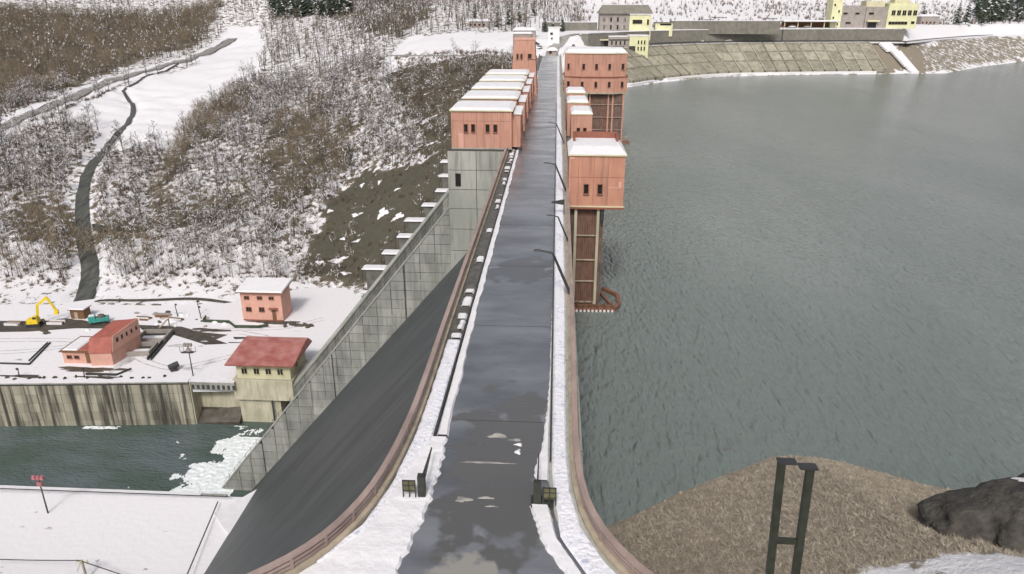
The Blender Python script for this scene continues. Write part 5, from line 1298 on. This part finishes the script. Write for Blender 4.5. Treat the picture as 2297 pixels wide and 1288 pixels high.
# firs
FV = [fir_mesh(k, 13) for k in range(4)]; MF = [M['fir'], M['bark'], M['snow']]
x, y = place(1500, -300, -150, 600, 840, lambda a, b: inpoly(Z_FIR, a, b)*.9)
mass('fir_wood', FV, MF, x, y, rng.uniform(1.0, 1.7, len(x)), 'dark green fir wood at the top of the valley', 'wood')
x, y = place(2600, 350, 900, 690, 1060, lambda a, b: inpoly(Z_FIR2, a, b)*.8)
mass('fir_wood', FV, MF, x, y, rng.uniform(1.2, 2.0, len(x)), 'dark fir wood on the slope at the top right', 'wood')
FIRS = [(-33, 520, 1.3), (-27, 545, 1.2), (-41, 530, 1.2), (-8, 487, 1.0), (-3, 488, .8), (3, 487, .95), (-18, 600, 1.3), (-60, 560, 1.1), (318, 640, 1.7), (330, 650, 1.8), (345, 655, 1.6), (300, 660, 1.4), (360, 668, 1.9), (-178, 437, .9), (-182, 428, .7), (-170, 425, .8)]
fm = []
for k in range(3):
    V, Fc, mi = fir_mesh(30+k, 12, 60); tr = mi == 1; fm.append((rawmesh('trunk', V, Fc[tr], [M['bark']]), rawmesh('crown', V, Fc[~tr], MF, mi[~tr])))
for k, (fx, fy, s) in enumerate(FIRS):
    t = thing('fir_tree', '', 'tree', (fx, fy, float(zat(fx, fy))-.3), k)
    t.scale = (s, s, s); g = ['small dark fir standing on the hill above the parking ground', 'small dark fir by the grey wall at the end of the dam road', 'tall dark fir right of the large yellow building', 'dark fir on the edge of the open snowfield'][0 if k in (0, 1, 2, 6, 7) else 1 if k < 6 else 2 if k < 13 else 3]
    t['label'] = g; t['group'] = 'single dark firs'+['', ' by the wall', ' at the right', ' by the snowfield'][0 if k in (0, 1, 2, 6, 7) else 1 if k < 6 else 2 if k < 13 else 3]
    for nm, me in zip(('trunk', 'crown'), fm[k % 3]): o = bpy.data.objects.new(nm, me); COL.objects.link(o); o.parent = t
# underbrush on all wooded slopes
BV = [bush_mesh(k) for k in range(6)]
def dbush(x, y):
    d = density(x, y); d = np.where(inpoly(Z_OLIVE, x, y), .9, d); d = np.where(inpoly(Z_DARKS, x, y) & (x < -24), .25, d); return d
x, y = place(17000, -300, -14, 205, 430, dbush)
mass('underbrush', BV, [M['twig2']], x, y, rng.uniform(.5, 1.5, len(x)), 'low brown brushwood poking through the snow on the hillside', 'brush')
x, y = place(4200, 0, 420, 505, 900, lambda a, b: ((b > np.interp(a, [0, 60, 100, 200, 420], [505, 520, 530, 575, 700])) & (np.sin(a*.06)*np.sin(b*.11+a*.03) > -.45))*.62)
mass('hill_shrubs', [bush_mesh(20+k, 16, 2.4) for k in range(5)], [M['twig2']], x, y, rng.uniform(.8, 1.7, len(x)), 'dark leafless shrubs speckling the snowy hill behind the far buildings', 'shrubs')
x, y = place(700, 20, 500, 640, 900, lambda a, b: (b > 610+.2*a)*.5)
mass('distant_wood', TF, MT, x, y, rng.uniform(.6, 1.1, len(x)), 'sparse bare trees on the snowy hill behind the far buildings', 'wood')
for k in range(9):      # garden fences / trellis lines on the snowy hill
    x0 = 95+k*13; y0 = 590+(k % 3)*16
    t = thing('field_fence', 'dark low field fence on the snowy hill above the terrace wall', 'fence', (x0, y0, float(zat(x0, y0))), .05, 'field fences on the snowy hill')
    MB().box(0, 0, .7, 12, .15, 1.2).build('rail', M['bark'], t); mb = MB()
    for q in range(5): mb.box(q*2.9, 0, -.5, q*2.9+.2, .2, 1.5)
    mb.build('post', M['bark'], t)
# tufts of dead grass on the lake bank
def tuft(seed, n=9):
    r = np.random.default_rng(seed); V = []; F = []
    for k in range(n):
        a = r.uniform(0, 6.28); L = r.uniform(.15, .5); b = len(V); c, s = math.cos(a), math.sin(a)
        V += [(-s*.035, c*.035, -.05), (s*.035, -c*.035, -.05), (c*L+r.normal(0, .1), s*L*.4-.1, r.uniform(.02, .16))]; F.append((b, b+1, b+2))
    return np.array(V), np.array(F), np.zeros(n, int)
def dbank(a, b): return (linedist(NEAR, a, b) < -.8)*(b > 24)*(a > 3.2+np.maximum(0, 32-b)*.6)*(~((b < 37) & (a > 19)))*1.0
x, y = place(42000, 2.5, 50, 24, 64, dbank)
mass('bank_grass', [tuft(k) for k in range(5)], [M['grass']], x, y, rng.uniform(.5, 1.3, len(x)), 'tan dead grass flattened on the lake bank below the camera', 'grass')
# waterline stones
for k in range(26):
    s = random.random(); X0 = 2.8+s*36; Y0 = float(np.interp(X0, [p[0] for p in NEAR], [p[1] for p in NEAR]))
    mb = MB(); blob(mb, 0, 0, -.2, random.uniform(.15, .4), random.uniform(.15, .3), random.uniform(.25, .45))
    o = mb.build('stone', M['grass'], label='small pale stone at the edge of the brown lake bank', cat='stone', group='stones along the near waterline'); o.location = (X0, Y0-random.uniform(.1, .8), -16.8)
print('objects', len(bpy.data.objects))

# snow lying on small ledges of the bare slope, and the check dam across the stream
for k, (cx, cy, a, b) in enumerate([(-74.5, 236.5, 3.6, 1.0), (-73, 258.5, 2.4, .7), (-62, 254, 2.3, 1.5), (-55.5, 250, 2.6, .9), (-75.6, 247.9, 1.2, .5), (-69.9, 245.1, 1.8, .5), (-74.8, 276, 1.0, .8), (-67.2, 273.8, 1.0, .8), (-53.4, 308.3, 4, 1.4), (-60.5, 311, 4, 1.4), (-48, 285, 3.2, .6), (-40, 262, 2.6, .6), (-81, 236, 1.6, .8), (-70, 229, 2.0, .6), (-84, 262, 1.4, .8), (-58, 262, 1.4, .4), (-50, 240, 1.3, .4), (-37, 300, 2.5, .5), (-30, 330, 2.2, .6), (-45, 335, 1.8, .6), (-60, 345, 2.2, .6)]):
    mb = MB(); n = 28; pts = []
    for q in range(n):
        t_ = 2*math.pi*q/n; r = .8+.25*math.sin(3*t_+k)+.12*math.sin(7*t_+2*k)+random.uniform(-.07, .07); px_, py_ = cx+a*r*math.cos(t_), cy+b*1.6*r*math.sin(t_)
        pts.append((px_, py_, float(zat(px_, py_))+.25))
    for q in range(n): mb.poly([pts[q], pts[(q+1) % n], (cx, cy, float(zat(cx, cy))+.45)])
    mb.build('snow_patch', M['snow'], fix=False, smooth=True, kind='structure')
t = thing('check_dam', 'low dark check dam wall across the brown thicket beside the stream', 'wall', (-167, 246.2, -51.5))
MB().beam((0, 0, .6), (21, -2.2, .6), 1.0, 2.6).build('wall', M['joint'], t)
# clutter in the yard
def heap(x, y, sx, sy, sz, m, name, label, group=None, z=-63):
    mb = MB(); blob(mb, 0, 0, -.05, sx, sy, sz, n=10); o = mb.build(name, m, label=label, cat=name.replace('_', ' '), group=group); o.location = (x, y, z)
for k in range(26):
    x, y = random.choice([(-125, 186), (-116, 190), (-110, 195), (-140, 184), (-100, 191), (-121, 197)]); x += random.uniform(-7, 7); y += random.uniform(-2.5, 2.5)
    heap(x, y, random.uniform(.4, 1.4), random.uniform(.3, .8), random.uniform(.3, .9), random.choice([M['mud'], M['grey_wall'], M['bark'], M['snow']]), 'rubble_heap', 'small heap of earth or rubble on the muddy strip at the back of the yard', 'rubble heaps at the back of the yard')
for k, (x, y, h) in enumerate(((-112.5, 196, 4.2), (-106.5, 198, 4.6), (-104.8, 195, 4.0), (-134, 156.4, 2.6), (-117.5, 157.2, 2.8))):
    t = thing('marker_pole', ['thin dark pole behind the slanting timber ramp', 'thin dark pole left of the green fence, leaning', 'thin dark pole at the corner of the green fence', 'short post at the left end of the basin wall', 'short post on the basin wall edge before the pump house'][k], 'pole', (x, y, -63))
    MB().tube((0, 0, 0), (random.uniform(-.4, .4), 0, h), .16, .1, 6).build('pole', M['dark'], t); MB().box(-.3, -.12, h-.5, .3, .12, h).build('head', M['dark'], t)

# tall dark trunks and evergreen shrubs giving the wood some variety
TB = [tree_mesh(90+k, random.uniform(11, 14), 20, 5, .12, snow=k % 2 == 0, spread=.34) for k in range(5)]
x, y = place(1100, -290, -30, 222, 430, dens2)
mass('tall_wood', TB, [M['bark'], M['bark'], M['snow']], x, y, rng.uniform(.7, 1.15, len(x)), 'taller dark bare trees scattered through the snowy hillside wood', 'wood')
ev = [fir_mesh(60+k, random.uniform(3.5, 7), 34) for k in range(4)]
x, y = place(360, -290, -60, 222, 430, lambda a, b: density(a, b)*(np.sin(a*.07)*np.sin(b*.06) > .1))
mass('evergreen_shrubs', ev, MF, x, y, rng.uniform(.6, 1.2, len(x)), 'small dark evergreens among the bare trees on the hillside', 'shrubs')
# tyre ruts and dirty trodden patches in the yard, with painted shade round the pump house
M['rut'] = mat('dirty_snow_rut', (.33, .32, .33), .8, scale=.8, col2=(.60, .59, .61), thr=(.35, .6))
def ribbon(pts, w, m, z, name='tyre_rut'):
    P = smooth_path(pts, 1.0); A = offset(P, w/2); B = offset(P, -w/2); mb = MB()
    for i in range(len(P)-1): mb.poly([(*A[i], z), (*B[i], z), (*B[i+1], z), (*A[i+1], z)])
    mb.build(name, m, kind='structure')
for k, pts in enumerate(([(-165, 176), (-140, 178), (-122, 176), (-105, 166), (-96, 164), (-84, 172)], [(-89, 186), (-80, 183), (-72, 176), (-68, 168)], [(-160, 168), (-142, 171), (-130, 176)], [(-104, 184), (-92, 188), (-78, 190), (-68, 197)])):
    for dd in (-.95, .95): ribbon(offset(pts, dd), .42, M['rut'], -62.992)
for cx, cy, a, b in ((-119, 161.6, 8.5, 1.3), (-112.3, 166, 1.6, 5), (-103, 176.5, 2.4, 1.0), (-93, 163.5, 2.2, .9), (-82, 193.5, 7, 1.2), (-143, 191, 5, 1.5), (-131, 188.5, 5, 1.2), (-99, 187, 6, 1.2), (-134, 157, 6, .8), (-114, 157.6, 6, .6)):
    splat('dirt_shade_patch', cx, cy, a, b, M['rut'] if a < 3 else M['mud'], -62.99, h=.01)  # dark bands along the pump house paint its shadow together with dirt
for k in range(22):
    x, y = random.uniform(-155, -72), random.uniform(160, 200)
    splat('dirt_shade_patch', x, y, random.uniform(.3, 1.3), random.uniform(.15, .5), M['rut'], -62.985, h=.01)
for k in range(14):
    x, y = random.uniform(-120, -70), random.uniform(97, 116)
    splat('dirt_shade_patch', x, y, random.uniform(.2, .8), random.uniform(.1, .4), M['rut'], -70.99, h=.01)
